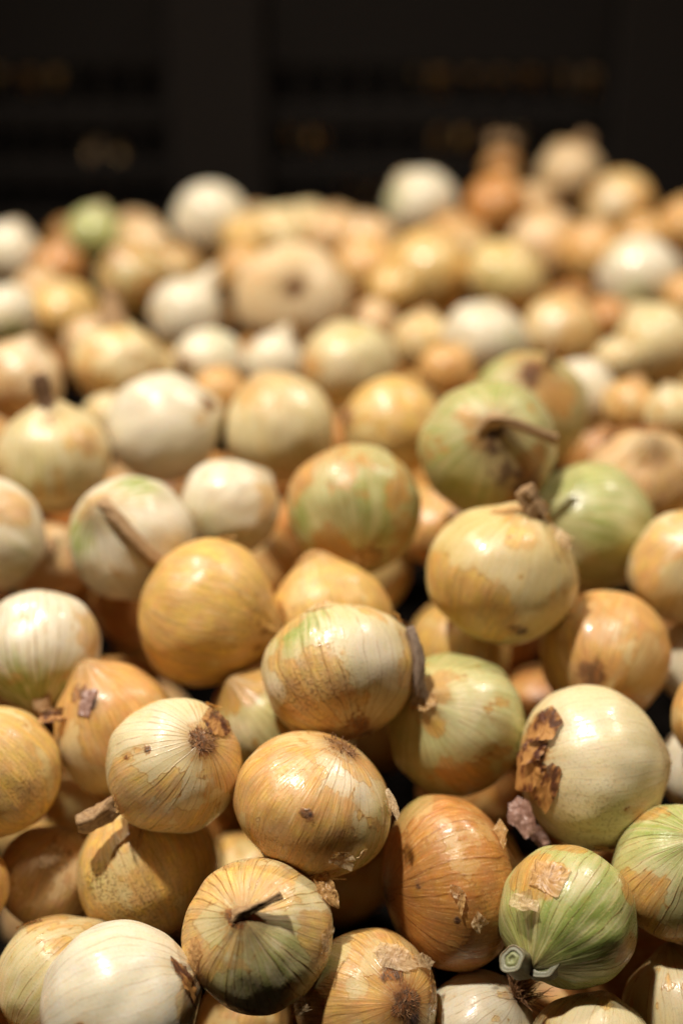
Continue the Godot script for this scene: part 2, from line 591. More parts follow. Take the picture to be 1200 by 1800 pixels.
# --------------------------------------------------------------- bin and crates
func plastic(tone: Color, rough := 0.55, shine := 0.5) -> StandardMaterial3D:
	var m := StandardMaterial3D.new()
	m.albedo_color = tone
	m.roughness = rough
	m.metallic_specular = shine if rough < 0.95 else 0.1
	return m

func board(size: Vector3, c := 0.004) -> ArrayMesh:   # a box with chamfered edges
	var st := SurfaceTool.new()
	st.begin(Mesh.PRIMITIVE_TRIANGLES)
	var h := size * 0.5
	c = minf(c, minf(h.x, minf(h.y, h.z)) * 0.5)
	for axis in 3:
		for s in [-1.0, 1.0]:
			var u := (axis + 1) % 3
			var v := (axis + 2) % 3
			var corners := []
			for q in [[-1, -1], [1, -1], [1, 1], [-1, 1]]:
				var p := Vector3.ZERO
				p[axis] = s * h[axis]
				p[u] = q[0] * (h[u] - c)
				p[v] = q[1] * (h[v] - c)
				corners.append(p)
			fan(st, corners, Vector3.ZERO)
	for axis in 3:
		var u := (axis + 1) % 3
		var v := (axis + 2) % 3
		for su in [-1.0, 1.0]:
			for sv in [-1.0, 1.0]:
				var corners := []
				for q in [[-1, 0], [1, 0], [1, 1], [-1, 1]]:
					var p := Vector3.ZERO
					p[axis] = q[0] * (h[axis] - c)
					p[u] = su * (h[u] if q[1] == 0 else h[u] - c)
					p[v] = sv * (h[v] - c if q[1] == 0 else h[v])
					corners.append(p)
				fan(st, corners, Vector3.ZERO)
	st.generate_normals()
	return st.commit()

func fan(st: SurfaceTool, c: Array, inside: Vector3) -> void:
	var n: Vector3 = (c[1] - c[0]).cross(c[2] - c[0])
	var order := [0, 1, 2, 0, 2, 3] if n.dot(c[0] - inside) < 0.0 else [0, 2, 1, 0, 3, 2]
	st.set_smooth_group(-1)
	for k in order:
		st.add_vertex(c[k])

func crate(label: String, x0: float, x1: float, y0: float, y1: float, z: float, rows: Array, post_left: float, post_right: float, m: Material, m_post: Material) -> void:
	var o := thing("plastic_crate", label, "crate", Vector3((x0 + x1) * 0.5, y0, z), "black plastic crates behind the heap")
	var cx := (x0 + x1) * 0.5
	var inner0 := x0 + post_left
	var inner1 := x1 - post_right
	if post_left > 0.0:
		part("corner_post", board(Vector3(post_left, y1 - y0, 0.05)), m_post, o, Vector3((x0 + inner0) * 0.5 - cx, (y1 - y0) * 0.5, 0.01))
	if post_right > 0.0:
		part("corner_post", board(Vector3(post_right, y1 - y0, 0.05)), m_post, o, Vector3((x1 + inner1) * 0.5 - cx, (y1 - y0) * 0.5, 0.01))
	var low := y0
	for k in rows.size() + 1:
		var high: float = rows[k][0] if k < rows.size() else y1
		part("rail", board(Vector3(inner1 - inner0 - 0.002, high - low, 0.02)), m, o, Vector3((inner0 + inner1) * 0.5 - cx, (low + high) * 0.5 - y0, 0))
		if k < rows.size():
			low = rows[k][1]
			var n := int(round((inner1 - inner0) / 0.044))
			for i in n + 1:
				var xx := lerpf(inner0 + 0.009, inner1 - 0.009, float(i) / n)
				part("rib", board(Vector3(0.017, low - high - 0.001, 0.014), 0.002), m, o, Vector3(xx - cx, (low + high) * 0.5 - y0, 0))
	var depth := 0.34
	part("side_panel", board(Vector3(0.012, y1 - y0, depth)), m, o, Vector3(x0 + 0.006 - cx, (y1 - y0) * 0.5, -depth * 0.5 - 0.03))
	part("side_panel", board(Vector3(0.012, y1 - y0, depth)), m, o, Vector3(x1 - 0.006 - cx, (y1 - y0) * 0.5, -depth * 0.5 - 0.03))
	part("crate_floor", board(Vector3(x1 - x0 - 0.03, 0.012, depth)), m, o, Vector3(0, 0.03, -depth * 0.5 - 0.03))

func bin_and_crates() -> void:
	var m := plastic(Color(0.092, 0.076, 0.063), 0.9, 0.3)
	var m_post := plastic(Color(0.110, 0.092, 0.078), 0.9, 0.3)
	var z := -2.08
	structure("bin_floor", board(Vector3(3.4, 0.04, 3.2)), plastic(Color(0.06, 0.05, 0.042), 0.95), Vector3(0, -0.06, -1.5))
	structure("back_wall", board(Vector3(3.4, 1.6, 0.04)), plastic(Color(0.12, 0.105, 0.10)), Vector3(0, 0.74, -2.75))
	var rows := [[0.118, 0.166], [0.196, 0.244], [0.278, 0.328]]
	crate("black slotted plastic crate behind the left end of the heap", -0.92, -0.245, -0.04, 0.455, z, rows, 0.11, 0.0, m, m_post)
	crate("black slotted plastic crate with broad corner posts behind the middle of the heap", -0.243, 0.52, -0.04, 0.455, z, rows, 0.135, 0.135, m, m_post)
	crate("black slotted plastic crate behind the right end of the heap", 0.522, 1.16, -0.04, 0.455, z, rows, 0.0, 0.11, m, m_post)

# --------------------------------------------------------------- build
func _ready() -> void:
	camera_and_light()
	set_up_noise()
	dry_materials()
	bin_and_crates()
	heap()


func heap() -> void:
	var list: Array[Dictionary] = [
		{"l": "glossy white onion with a dark dried strip, nearest in the lower left corner", "p": Vector3(-0.109, 0.179, -0.504), "a": Vector3(0.944, 0.205, -0.257), "e": 0.0386, "h": 0.97, "s": "white", "cov": -0.62, "vein": 0.5, "nv": 34, "seed": 0.2, "neck": 0.13, "q": 1, "m": [["s", Vector3(-0.077, 0.904, 0.42), 0.35, 0.75], ["s", Vector3(-0.294, -0.266, 0.918), 0.35, 0.8], ["b", Vector3(-0.02, 0.973, 0.229), 0.16, 0.7], ["b", Vector3(-0.506, -0.454, 0.734), 0.1, 0.5]], "f": [[Vector3(-0.271, 0.915, 0.298), Vector3(0.357, 0.383, -0.852), 0.123, 0.362, 0.03, "brown"]]},
		{"l": "yellow green onion with fine lines, behind the white one in the lower left corner", "p": Vector3(-0.148, 0.145, -0.55), "a": Vector3(0.623, 0.636, -0.457), "e": 0.0354, "h": 0.92, "s": "cream", "cov": -0.4, "vein": 0.9, "nv": 44, "seed": 1.57, "neck": 0.183, "q": 1, "m": [["s", Vector3(-0.622, 0.783, 0.027), 0.5, 0.5], ["g", Vector3(-0.426, -0.645, 0.634), 0.6, 0.35]], "f": [[Vector3(-0.902, 0.39, -0.185), Vector3(0.262, 0.835, 0.484), 0.342, 0.06, 0.05, "brown"]]},
		{"l": "onion with its bent dry neck facing outward and green lines spreading around it", "p": Vector3(-0.042, 0.196, -0.532), "a": Vector3(-0.129, 0.822, 0.554), "e": 0.0381, "h": 0.9, "s": "cream", "cov": -0.22, "vein": 1, "nv": 38, "seed": 2.94, "neck": 0.16, "q": 1, "m": [["s", Vector3(-0.586, 0.55, -0.595), 0.5, 0.6], ["g", Vector3(0.447, 0.715, 0.538), 0.55, 0.6], ["g", Vector3(-0.299, 0.822, 0.486), 0.5, 0.4], ["s", Vector3(-0.812, 0.453, 0.368), 0.4, 1], ["s", Vector3(0.869, 0.402, 0.29), 0.3, 0.8], ["b", Vector3(-0.046, 0.997, -0.059), 0.17, 0.7], ["s", Vector3(0.29, 0.755, -0.588), 0.5, 0.5]], "stem": [[[-0.039, 0.982, -0.041, 0.15], [0.005, 1.05, -0.053, 0.098], [0.147, 1.106, -0.09, 0.068], [0.344, 1.116, -0.146, 0.053], [0.518, 1.13, -0.203, 0.075]]], "tint": "tan", "f": [[Vector3(-0.709, 0.66, 0.246), Vector3(0.303, 0.601, -0.74), 0.263, 0.135, 0.05, "tan"], [Vector3(0.924, 0.331, 0.189), Vector3(0.302, -0.938, 0.17), 0.113, 0.226, 0.05, "pale"]]},
		{"l": "onion with a ragged pinkish brown root patch, low centre of the picture", "p": Vector3(0.013, 0.154, -0.527), "a": Vector3(-0.488, -0.637, -0.597), "e": 0.0369, "h": 0.93, "s": "amber", "cov": 0.1, "vein": 0.5, "nv": 34, "seed": 4.31, "neck": 0.153, "q": 1, "m": [["g", Vector3(0.959, -0.262, -0.108), 0.35, 0.45], ["s", Vector3(0.946, -0.254, -0.201), 0.3, -1.3], ["s", Vector3(0.801, -0.301, 0.517), 0.5, 0.4], ["s", Vector3(0.623, -0.778, 0.088), 0.15, -0.6], ["b", Vector3(-0.123, -0.992, 0.014), 0.24, 1.1], ["b", Vector3(0.237, -0.914, -0.329), 0.2, 0.9], ["p", Vector3(-0.293, -0.95, 0.112), 0.13, 0.9], ["o", Vector3(0.109, -0.976, -0.186), 0.3, 0.8]], "f": [[Vector3(0.262, -0.82, -0.509), Vector3(-0.929, -0.357, 0.097), 0.357, 0.238, 0.06, "pale"], [Vector3(-0.21, -0.744, -0.634), Vector3(-0.723, 0.554, -0.412), 0.238, 0.135, 0.1, "pale"], [Vector3(-0.417, -0.826, -0.379), Vector3(-0.883, 0.467, -0.045), 0.159, 0.317, 0.04, "tan"]], "roots": 26},
		{"l": "glossy copper brown onion with black dirt along its root side", "p": Vector3(0.057, 0.184, -0.583), "a": Vector3(0.952, -0.084, -0.294), "e": 0.0469, "h": 0.7, "s": "brown", "cov": 0.3, "vein": 0.85, "nv": 30, "seed": 5.68, "neck": 0.193, "q": 1, "m": [["s", Vector3(-0.693, -0.464, -0.552), 0.3, -1.6], ["g", Vector3(-0.671, -0.466, -0.577), 0.3, 0.5], ["p", Vector3(0.106, -0.993, -0.043), 0.16, 1.1], ["p", Vector3(0.475, -0.869, 0.14), 0.16, 0.9], ["p", Vector3(-0.441, -0.803, 0.4), 0.07, 0.6], ["p", Vector3(-0.312, -0.381, 0.87), 0.06, 0.7], ["b", Vector3(0.585, -0.493, 0.644), 0.3, 0.5], ["w", Vector3(-0.928, -0.365, 0.074), 0.35, 0.45], ["d", Vector3(-0.441, 0.086, 0.893), 0.3, 0.4]], "f": [[Vector3(-0.318, -0.099, 0.943), Vector3(0.429, 0.872, 0.236), 0.15, 0.131, 0.08, "pale"], [Vector3(-0.567, -0.359, 0.742), Vector3(0.122, 0.854, 0.506), 0.111, 0.078, 0.05, "pale"], [Vector3(-0.507, -0.319, 0.801), Vector3(-0.013, 0.932, 0.363), 0.052, 0.144, 0.04, "tan"]], "roots": 34},
		{"l": "bright green onion with two cut stem ends between brown neighbours", "p": Vector3(0.115, 0.198, -0.543), "a": Vector3(-0.55, -0.057, 0.833), "e": 0.0356, "h": 0.93, "s": "green", "cov": -0.6, "vein": 1.1, "nv": 40, "seed": 7.05, "neck": 0.16, "q": 1, "m": [["s", Vector3(0.509, -0.437, 0.741), 0.3, 1.2], ["s", Vector3(-0.108, 0.068, 0.992), 0.3, 1.2], ["s", Vector3(0.849, -0.519, -0.101), 0.25, 1.4], ["s", Vector3(0.859, 0.323, -0.397), 0.46, 1.5], ["g", Vector3(0.527, 0.62, 0.582), 1.2, 1.3], ["w", Vector3(0.975, 0.114, 0.19), 0.3, 0.7]], "f": [[Vector3(0.928, 0.335, -0.164), Vector3(0.186, -0.033, 0.982), 0.366, 0.301, 0.03, "tan"]], "cut": [[Vector3(-0.118, 1.006, -0.18), Vector3(0.259, 1.311, -0.202), 0.195], [Vector3(-0.121, 0.87, 0.089), Vector3(0.037, 1, 0.111), 0.22]]},
		{"l": "pale cream onion with brown curved lines at the lower right edge", "p": Vector3(0.179, 0.138, -0.535), "a": Vector3(-0.213, 0.842, -0.495), "e": 0.0316, "h": 0.98, "s": "cream", "cov": -0.3, "vein": 0.6, "nv": 34, "seed": 8.42, "neck": 0.196, "q": 1, "m": [["s", Vector3(-0.44, 0.895, -0.076), 0.5, 0.7], ["w", Vector3(-0.117, 0.692, 0.713), 0.5, 0.6]]},
		{"l": "cream onion with orange skin rags on top, at the bottom edge", "p": Vector3(0.126, 0.141, -0.504), "a": Vector3(0.302, 0.492, -0.817), "e": 0.0333, "h": 0.9, "s": "cream", "cov": -0.35, "vein": 0.5, "nv": 34, "seed": 9.79, "neck": 0.101, "q": 1, "m": [["s", Vector3(-0.826, 0.556, -0.09), 0.35, 1.2], ["s", Vector3(-0.16, 0.966, 0.204), 0.3, 1], ["w", Vector3(-0.598, 0.329, 0.731), 0.4, 0.5]]},
		{"l": "pale pinkish white onion under the tuft of root hairs at the bottom edge", "p": Vector3(0.072, 0.131, -0.532), "a": Vector3(-0.673, -0.735, 0.078), "e": 0.029, "h": 0.95, "s": "white", "cov": -0.45, "vein": 0.5, "nv": 34, "seed": 1.46, "neck": 0.092, "q": 1, "m": [["w", Vector3(0.736, -0.498, 0.459), 0.5, 0.6]], "roots": 90, "rootlen": 0.85},
		{"l": "small orange onion low between the white onion and the one with the bent neck", "p": Vector3(-0.055, 0.087, -0.574), "a": Vector3(0.306, 0.434, -0.848), "e": 0.027, "h": 0.9, "s": "amber", "cov": 0.1, "vein": 0.5, "nv": 34, "seed": 2.83, "neck": 0.232, "q": 1, "m": []},
		{"l": "green and white striped onion with torn orange skin at the right edge", "p": Vector3(0.177, 0.203, -0.569), "a": Vector3(0.076, 0.925, 0.373), "e": 0.0352, "h": 0.95, "s": "green", "cov": -0.5, "vein": 1.2, "nv": 44, "seed": 4.2, "neck": 0.134, "q": 1, "m": [["s", Vector3(-0.845, 0.257, 0.47), 0.4, 1.3], ["s", Vector3(-0.403, -0.301, 0.864), 0.6, 1.3], ["s", Vector3(-0.503, 0.448, -0.74), 0.3, 0.8], ["g", Vector3(-0.317, 0.935, -0.159), 0.7, 1.2], ["w", Vector3(-0.592, 0.68, 0.433), 0.35, 0.9], ["b", Vector3(-0.194, 0.766, 0.613), 0.1, 0.5]]},
		{"l": "large smooth pale yellow onion with torn brown skin on its left side", "p": Vector3(0.138, 0.226, -0.628), "a": Vector3(0.993, 0.002, -0.117), "e": 0.0453, "h": 0.86, "s": "cream", "cov": -0.75, "vein": 0.22, "nv": 34, "seed": 5.57, "neck": 0.13, "q": 1, "m": [["w", Vector3(-0.877, -0.2, 0.437), 0.7, 0.7], ["s", Vector3(-0.549, -0.044, 0.835), 0.3, 0.5], ["b", Vector3(-0.151, 0.158, 0.976), 0.07, 0.9], ["s", Vector3(-0.359, -0.933, -0.002), 0.34, 1.6], ["b", Vector3(-0.528, -0.849, 0.001), 0.3, 1], ["b", Vector3(-0.23, -0.908, 0.35), 0.3, 0.95], ["p", Vector3(-0.192, -0.979, 0.061), 0.2, 0.5], ["d", Vector3(0.126, -0.271, 0.954), 0.6, 0.4], ["s", Vector3(-0.01, -0.884, 0.468), 0.3, 1]], "f": [[Vector3(-0.694, -0.718, 0.064), Vector3(-0.554, 0.588, 0.59), 0.333, 0.257, 0.09, "brown"], [Vector3(-0.302, -0.929, 0.212), Vector3(-0.779, 0.369, 0.507), 0.278, 0.347, 0.1, "brown"], [Vector3(-0.254, -0.798, 0.547), Vector3(0.032, 0.558, 0.829), 0.16, 0.299, 0.07, "brown"], [Vector3(-0.49, -0.853, 0.18), Vector3(0.343, 0.002, 0.939), 0.208, 0.208, 0.13, "brown"], [Vector3(0.439, -0.095, 0.894), Vector3(0.147, 0.989, 0.033), 0.118, 0.104, 0.05, "tan"]]},
		{"l": "cream and orange onion with its knobbly root on top and peeling skin below", "p": Vector3(-0.015, 0.235, -0.587), "a": Vector3(-0.426, -0.877, 0.223), "e": 0.0421, "h": 0.82, "s": "amber", "cov": 0.05, "vein": 0.5, "nv": 40, "seed": 6.94, "neck": 0.259, "q": 1, "m": [["s", Vector3(0.847, -0.064, 0.528), 0.5, 0.6], ["w", Vector3(-0.121, -0.805, 0.581), 0.45, 1.3], ["s", Vector3(-0.121, -0.805, 0.581), 0.35, -0.6], ["g", Vector3(-0.738, -0.437, 0.514), 0.3, 0.9], ["s", Vector3(-0.829, 0.015, 0.559), 0.35, -1.6], ["g", Vector3(-0.647, 0.196, 0.737), 0.3, 0.6], ["b", Vector3(0.268, -0.309, 0.913), 0.12, 0.8], ["p", Vector3(0.236, -0.327, 0.915), 0.06, 0.6], ["d", Vector3(0.452, 0.59, 0.669), 0.4, 0.5], ["s", Vector3(-0.044, 0.112, 0.993), 0.4, 0.8]], "f": [[Vector3(-0.358, 0.139, 0.923), Vector3(-0.723, -0.666, -0.18), 0.163, 0.128, 0.09, "pale"], [Vector3(-0.559, -0.015, 0.829), Vector3(-0.781, -0.327, -0.532), 0.099, 0.121, 0.08, "pale"], [Vector3(-0.341, 0.585, 0.736), Vector3(-0.902, -0.423, -0.081), 0.213, 0.142, 0.08, "pale"], [Vector3(-0.713, -0.566, 0.413), Vector3(-0.082, -0.518, -0.852), 0.106, 0.213, 0.07, "pale"]], "roots": 60, "rootlen": 0.15},
		{"l": "glossy cream and green onion perched on top, a dark shadow to its right", "p": Vector3(-0.001, 0.267, -0.66), "a": Vector3(-0.261, 0.531, -0.806), "e": 0.0443, "h": 0.82, "s": "cream", "cov": -0.2, "vein": 0.85, "nv": 32, "seed": 8.31, "neck": 0.17, "q": 1, "m": [["g", Vector3(-0.076, 0.506, 0.859), 0.33, 2], ["s", Vector3(-0.363, 0.677, 0.641), 0.35, 0.3], ["w", Vector3(0.636, -0.059, 0.77), 0.4, 1], ["w", Vector3(0.734, -0.491, 0.468), 0.4, 0.8], ["s", Vector3(0.651, -0.245, 0.718), 0.4, -0.7], ["s", Vector3(-0.02, -0.379, 0.925), 0.4, 0.6], ["s", Vector3(0.947, -0.321, -0.028), 0.3, 0.9], ["w", Vector3(-0.671, -0.225, 0.707), 0.25, 1], ["s", Vector3(-0.671, -0.225, 0.707), 0.22, -1.5], ["s", Vector3(-0.677, -0.608, 0.415), 0.4, 1.1], ["p", Vector3(0.072, -0.993, -0.093), 0.13, 1], ["b", Vector3(0.114, -0.972, 0.203), 0.3, 0.6], ["d", Vector3(-0.256, -0.518, 0.816), 0.5, 0.9]], "f": [[Vector3(0.138, 0.751, 0.646), Vector3(0.99, -0.088, -0.109), 0.18, 0.05, 0.05, "tan"], [Vector3(0.907, 0.4, 0.13), Vector3(0.351, -0.549, -0.758), 0.108, 0.072, 0.08, "tan"], [Vector3(-0.516, -0.822, 0.242), Vector3(0.801, -0.563, -0.203), 0.324, 0.129, 0.05, "tan"]], "roots": 30},
		{"l": "pale green onion half in shadow, right of the topmost one", "p": Vector3(0.066, 0.227, -0.667), "a": Vector3(-0.564, 0.704, 0.432), "e": 0.0407, "h": 0.95, "s": "green", "cov": -0.5, "vein": 0.7, "nv": 42, "seed": 9.68, "neck": 0.16, "q": 1, "m": [["s", Vector3(0.326, 0.928, -0.182), 0.5, 0.7], ["w", Vector3(0.571, 0.717, 0.4), 0.5, 0.6], ["g", Vector3(0.581, 0.615, -0.533), 0.5, 0.5], ["g", Vector3(0.699, -0.036, 0.714), 0.4, 0.4], ["s", Vector3(-0.037, 0.097, 0.995), 0.6, 0.8], ["b", Vector3(0.04, 0.999, 0.012), 0.13, 0.6]], "stem": [[[0.039, 1.019, 0.048, 0.145], [0.102, 1.176, 0.037, 0.113], [0.203, 1.313, -0.048, 0.089], [0.346, 1.415, -0.22, 0.081], [0.458, 1.521, -0.459, 0.073], [0.503, 1.614, -0.677, 0.065]]], "tint": "grey", "f": [[Vector3(0.108, 0.989, 0.102), Vector3(0.911, -0.14, 0.388), 0.161, 0.137, 0.08, "tan"]]},
		{"l": "pale onion with a dark hairy root disc facing out, one side amber", "p": Vector3(-0.09, 0.243, -0.608), "a": Vector3(-0.508, -0.761, -0.405), "e": 0.0362, "h": 0.99, "s": "cream", "cov": -0.2, "vein": 0.8, "nv": 40, "seed": 1.35, "neck": 0.16, "q": 1, "m": [["w", Vector3(0.712, -0.696, -0.087), 0.5, 1], ["s", Vector3(0.712, -0.696, -0.087), 0.45, -0.9], ["s", Vector3(-0.425, -0.874, -0.234), 0.5, 1.2], ["s", Vector3(0.316, -0.02, 0.949), 0.55, 0.8], ["s", Vector3(-0.405, -0.293, 0.866), 0.5, 0.45], ["w", Vector3(-0.133, -0.72, 0.681), 0.22, 0.9], ["s", Vector3(-0.133, -0.72, 0.681), 0.25, -0.7], ["b", Vector3(0.658, -0.662, 0.359), 0.13, 0.55], ["b", Vector3(0.802, -0.409, 0.436), 0.1, 0.45], ["b", Vector3(0.011, -0.999, 0.038), 0.2, 0.7], ["b", Vector3(-0.256, -0.813, -0.523), 0.12, 0.7]], "stem": [[[0.301, 0.432, 0.498, 0.202], [0.464, 0.545, 0.715, 0.193], [0.599, 0.634, 0.906, 0.185], [0.72, 0.689, 1.042, 0.176], [0.85, 0.757, 1.137, 0.143]]], "tint": "tan", "f": [[Vector3(-0.133, -0.897, -0.421), Vector3(-0.986, 0.078, 0.145), 0.252, 0.269, 0.05, "brown"], [Vector3(-0.043, -0.692, -0.72), Vector3(-0.97, -0.145, 0.197), 0.126, 0.067, 0.1, "tan"], [Vector3(0.546, 0.14, 0.826), Vector3(-0.277, -0.9, 0.336), 0.109, 0.168, 0.07, "tan"]], "roots": 130, "rootlen": 0.13},
		{"l": "yellow onion with soil specks below the one with the root disc", "p": Vector3(-0.108, 0.175, -0.602), "a": Vector3(-0.454, 0.666, -0.592), "e": 0.039, "h": 0.9, "s": "gold", "cov": 0.05, "vein": 0.45, "nv": 30, "seed": 2.72, "neck": 0.232, "q": 1, "m": [["w", Vector3(0.162, 0.489, 0.857), 0.3, 0.6], ["g", Vector3(-0.283, 0.223, 0.933), 0.18, 0.6], ["d", Vector3(-0.198, 0.14, 0.97), 0.25, 1.2], ["d", Vector3(0.055, -0.553, 0.831), 0.6, 0.9], ["s", Vector3(0.198, -0.2, 0.96), 0.3, -0.3], ["s", Vector3(0.81, 0.025, 0.587), 0.6, 0.5]], "f": [[Vector3(0.53, 0.408, 0.743), Vector3(0.814, -0.491, -0.311), 0.048, 0.202, 0.04, "tan"]]},
		{"l": "smooth amber onion with grey scuffs at the left edge", "p": Vector3(-0.191, 0.224, -0.627), "a": Vector3(-0.576, 0.806, -0.137), "e": 0.0362, "h": 0.98, "s": "gold", "cov": 0.2, "vein": 0.3, "nv": 34, "seed": 4.09, "neck": 0.171, "q": 1, "m": [["w", Vector3(0.788, 0.538, 0.299), 0.5, 0.7], ["p", Vector3(0.704, -0.302, 0.643), 0.1, 0.45], ["d", Vector3(0.677, -0.339, 0.653), 0.5, 0.6]]},
		{"l": "orange topped onion with a purple brown skin flap, behind the root disc one", "p": Vector3(-0.129, 0.223, -0.664), "a": Vector3(-0.376, 0.897, -0.233), "e": 0.0361, "h": 1.1, "s": "amber", "cov": 0, "vein": 0.5, "nv": 34, "seed": 5.46, "neck": 0.199, "q": 1, "m": [["s", Vector3(0.508, 0.81, 0.294), 0.7, 1.2], ["o", Vector3(0.43, 0.844, 0.32), 0.6, 0.8], ["s", Vector3(-0.566, -0.071, 0.821), 0.4, -1.3], ["w", Vector3(-0.45, 0.02, 0.893), 0.4, 0.6], ["p", Vector3(0.092, 0.754, 0.651), 0.18, 0.8], ["b", Vector3(-0.026, 0.867, 0.498), 0.2, 0.7]], "f": [[Vector3(0.044, 0.765, 0.643), Vector3(0.92, -0.282, 0.273), 0.155, 0.318, 0.03, "purple"]]},
		{"l": "reddish tan onion with a bruised patch in shade near the left edge", "p": Vector3(-0.167, 0.157, -0.617), "a": Vector3(0.44, 0.839, -0.321), "e": 0.0285, "h": 0.97, "s": "blush", "cov": 0.1, "vein": 0.5, "nv": 34, "seed": 6.83, "neck": 0.116, "q": 1, "m": [["o", Vector3(-0.189, 0.933, 0.306), 0.4, 0.7], ["b", Vector3(-0.05, 0.912, 0.407), 0.25, 0.6], ["w", Vector3(-0.14, 0.725, 0.675), 0.3, 0.4]], "f": [[Vector3(-0.172, 0.712, 0.681), Vector3(0.984, 0.092, 0.152), 0.284, 0.341, 0.03, "pale"]]},
		{"l": "amber onion cut off by the left edge below the scuffed one", "p": Vector3(-0.211, 0.179, -0.585), "a": Vector3(0.226, 0.827, -0.515), "e": 0.0302, "h": 0.95, "s": "amber", "cov": 0.3, "vein": 0.5, "nv": 34, "seed": 8.2, "neck": 0.198, "q": 1, "m": []},
		{"l": "white onion with green stripes running down to its pointed neck, left edge", "p": Vector3(-0.179, 0.249, -0.71), "a": Vector3(0.079, -0.551, 0.831), "e": 0.036, "h": 0.98, "s": "white", "cov": -0.5, "vein": 1.1, "nv": 36, "seed": 9.57, "neck": 0.16, "q": 1, "m": [["g", Vector3(0.247, 0.84, 0.483), 0.45, 1.7], ["g", Vector3(-0.495, 0.804, 0.33), 0.35, 1], ["s", Vector3(-0.958, -0.003, 0.286), 0.35, 1.3], ["w", Vector3(-0.183, -0.108, 0.977), 0.5, 0.8], ["b", Vector3(-0.017, 0.999, 0.05), 0.15, 0.6]], "stem": [[[-0.058, 0.937, 0.186, 0.189], [-0.094, 1.086, 0.164, 0.142], [-0.179, 1.196, 0.11, 0.104], [-0.398, 1.269, -0.017, 0.075]]], "tint": "tan"},
		{"l": "large orange onion with flaky skin around its right end", "p": Vector3(-0.081, 0.265, -0.726), "a": Vector3(0.959, -0.189, 0.21), "e": 0.0451, "h": 0.88, "s": "gold", "cov": 0.45, "vein": 0.35, "nv": 34, "seed": 1.24, "neck": 0.238, "q": 1, "m": [["w", Vector3(-0.954, -0.061, 0.292), 0.38, 1], ["w", Vector3(-0.333, -0.446, 0.831), 0.4, 0.5], ["g", Vector3(-0.617, 0.646, 0.45), 0.3, 0.4], ["b", Vector3(-0.095, 0.932, 0.35), 0.25, 0.5], ["o", Vector3(-0.707, -0.56, 0.432), 0.5, 0.4], ["d", Vector3(-0.467, 0.763, 0.448), 0.4, 0.8]], "f": [[Vector3(-0.262, 0.961, -0.084), Vector3(0.957, 0.248, -0.149), 0.152, 0.174, 0.1, "tan"], [Vector3(0.084, 0.992, 0.089), Vector3(0.862, -0.028, -0.506), 0.174, 0.083, 0.12, "pale"], [Vector3(-0.938, 0.014, -0.346), Vector3(0.068, 0.987, -0.145), 0.136, 0.061, 0.08, "tan"]]},
		{"l": "light orange onion right behind the topmost cream and green one", "p": Vector3(-0.007, 0.251, -0.742), "a": Vector3(-0.227, 0.879, -0.419), "e": 0.0378, "h": 0.95, "s": "gold", "cov": 0.3, "vein": 0.5, "nv": 34, "seed": 2.61, "neck": 0.179, "q": 1, "m": [["w", Vector3(0.047, 0.686, 0.726), 0.4, 0.5]], "f": [[Vector3(-0.086, 0.988, 0.129), Vector3(0.987, 0.102, -0.123), 0.231, 0.093, 0.05, "tan"]]},
		{"l": "small pale green onion tucked under the topmost one on its left", "p": Vector3(-0.046, 0.218, -0.683), "a": Vector3(-0.55, 0.835, -0.01), "e": 0.0302, "h": 0.95, "s": "green", "cov": -0.2, "vein": 0.6, "nv": 34, "seed": 3.98, "neck": 0.216, "q": 1, "m": [["s", Vector3(0.213, 0.963, 0.165), 0.5, 1], ["w", Vector3(-0.162, 0.532, 0.831), 0.4, 0.8]]},
		{"l": "shiny yellow onion with a torn orange patch and a papery neck", "p": Vector3(0.095, 0.29, -0.729), "a": Vector3(0.342, 0.91, -0.234), "e": 0.0453, "h": 0.88, "s": "gold", "cov": -0.4, "vein": 0.35, "nv": 34, "seed": 5.35, "neck": 0.16, "q": 1, "m": [["g", Vector3(-0.712, 0.619, 0.331), 0.4, 0.3], ["w", Vector3(-0.334, 0.398, 0.854), 0.5, 0.5], ["s", Vector3(-0.673, -0.373, 0.639), 0.45, 1.1], ["s", Vector3(-0.269, -0.474, 0.838), 0.4, 1.1], ["s", Vector3(-0.939, -0.126, 0.32), 0.3, 0.7], ["s", Vector3(-0.519, 0.607, 0.602), 0.4, 0.3], ["p", Vector3(0.271, -0.492, 0.828), 0.13, 0.8], ["b", Vector3(0.122, -0.451, 0.884), 0.15, 0.6], ["s", Vector3(-0.091, 0.776, 0.624), 0.3, 0.6]], "stem": [[[0.053, 0.925, 0.172, 0.179], [-0.029, 1.038, 0.196, 0.127], [-0.126, 1.142, 0.185, 0.134], [-0.214, 1.22, 0.183, 0.104]], [[0.142, 0.967, 0.136, 0.104], [0.064, 1.063, 0.132, 0.075], [0.002, 1.122, 0.121, 0.06]]], "tint": "tan", "f": [[Vector3(0.407, 0.892, 0.195), Vector3(0.855, -0.447, 0.261), 0.149, 0.187, 0.12, "pale"], [Vector3(-0.298, 0.942, 0.156), Vector3(0.922, 0.242, 0.302), 0.224, 0.067, 0.06, "tan"], [Vector3(0.236, 0.971, -0.021), Vector3(0.935, -0.222, 0.276), 0.112, 0.149, 0.14, "tan"]]},
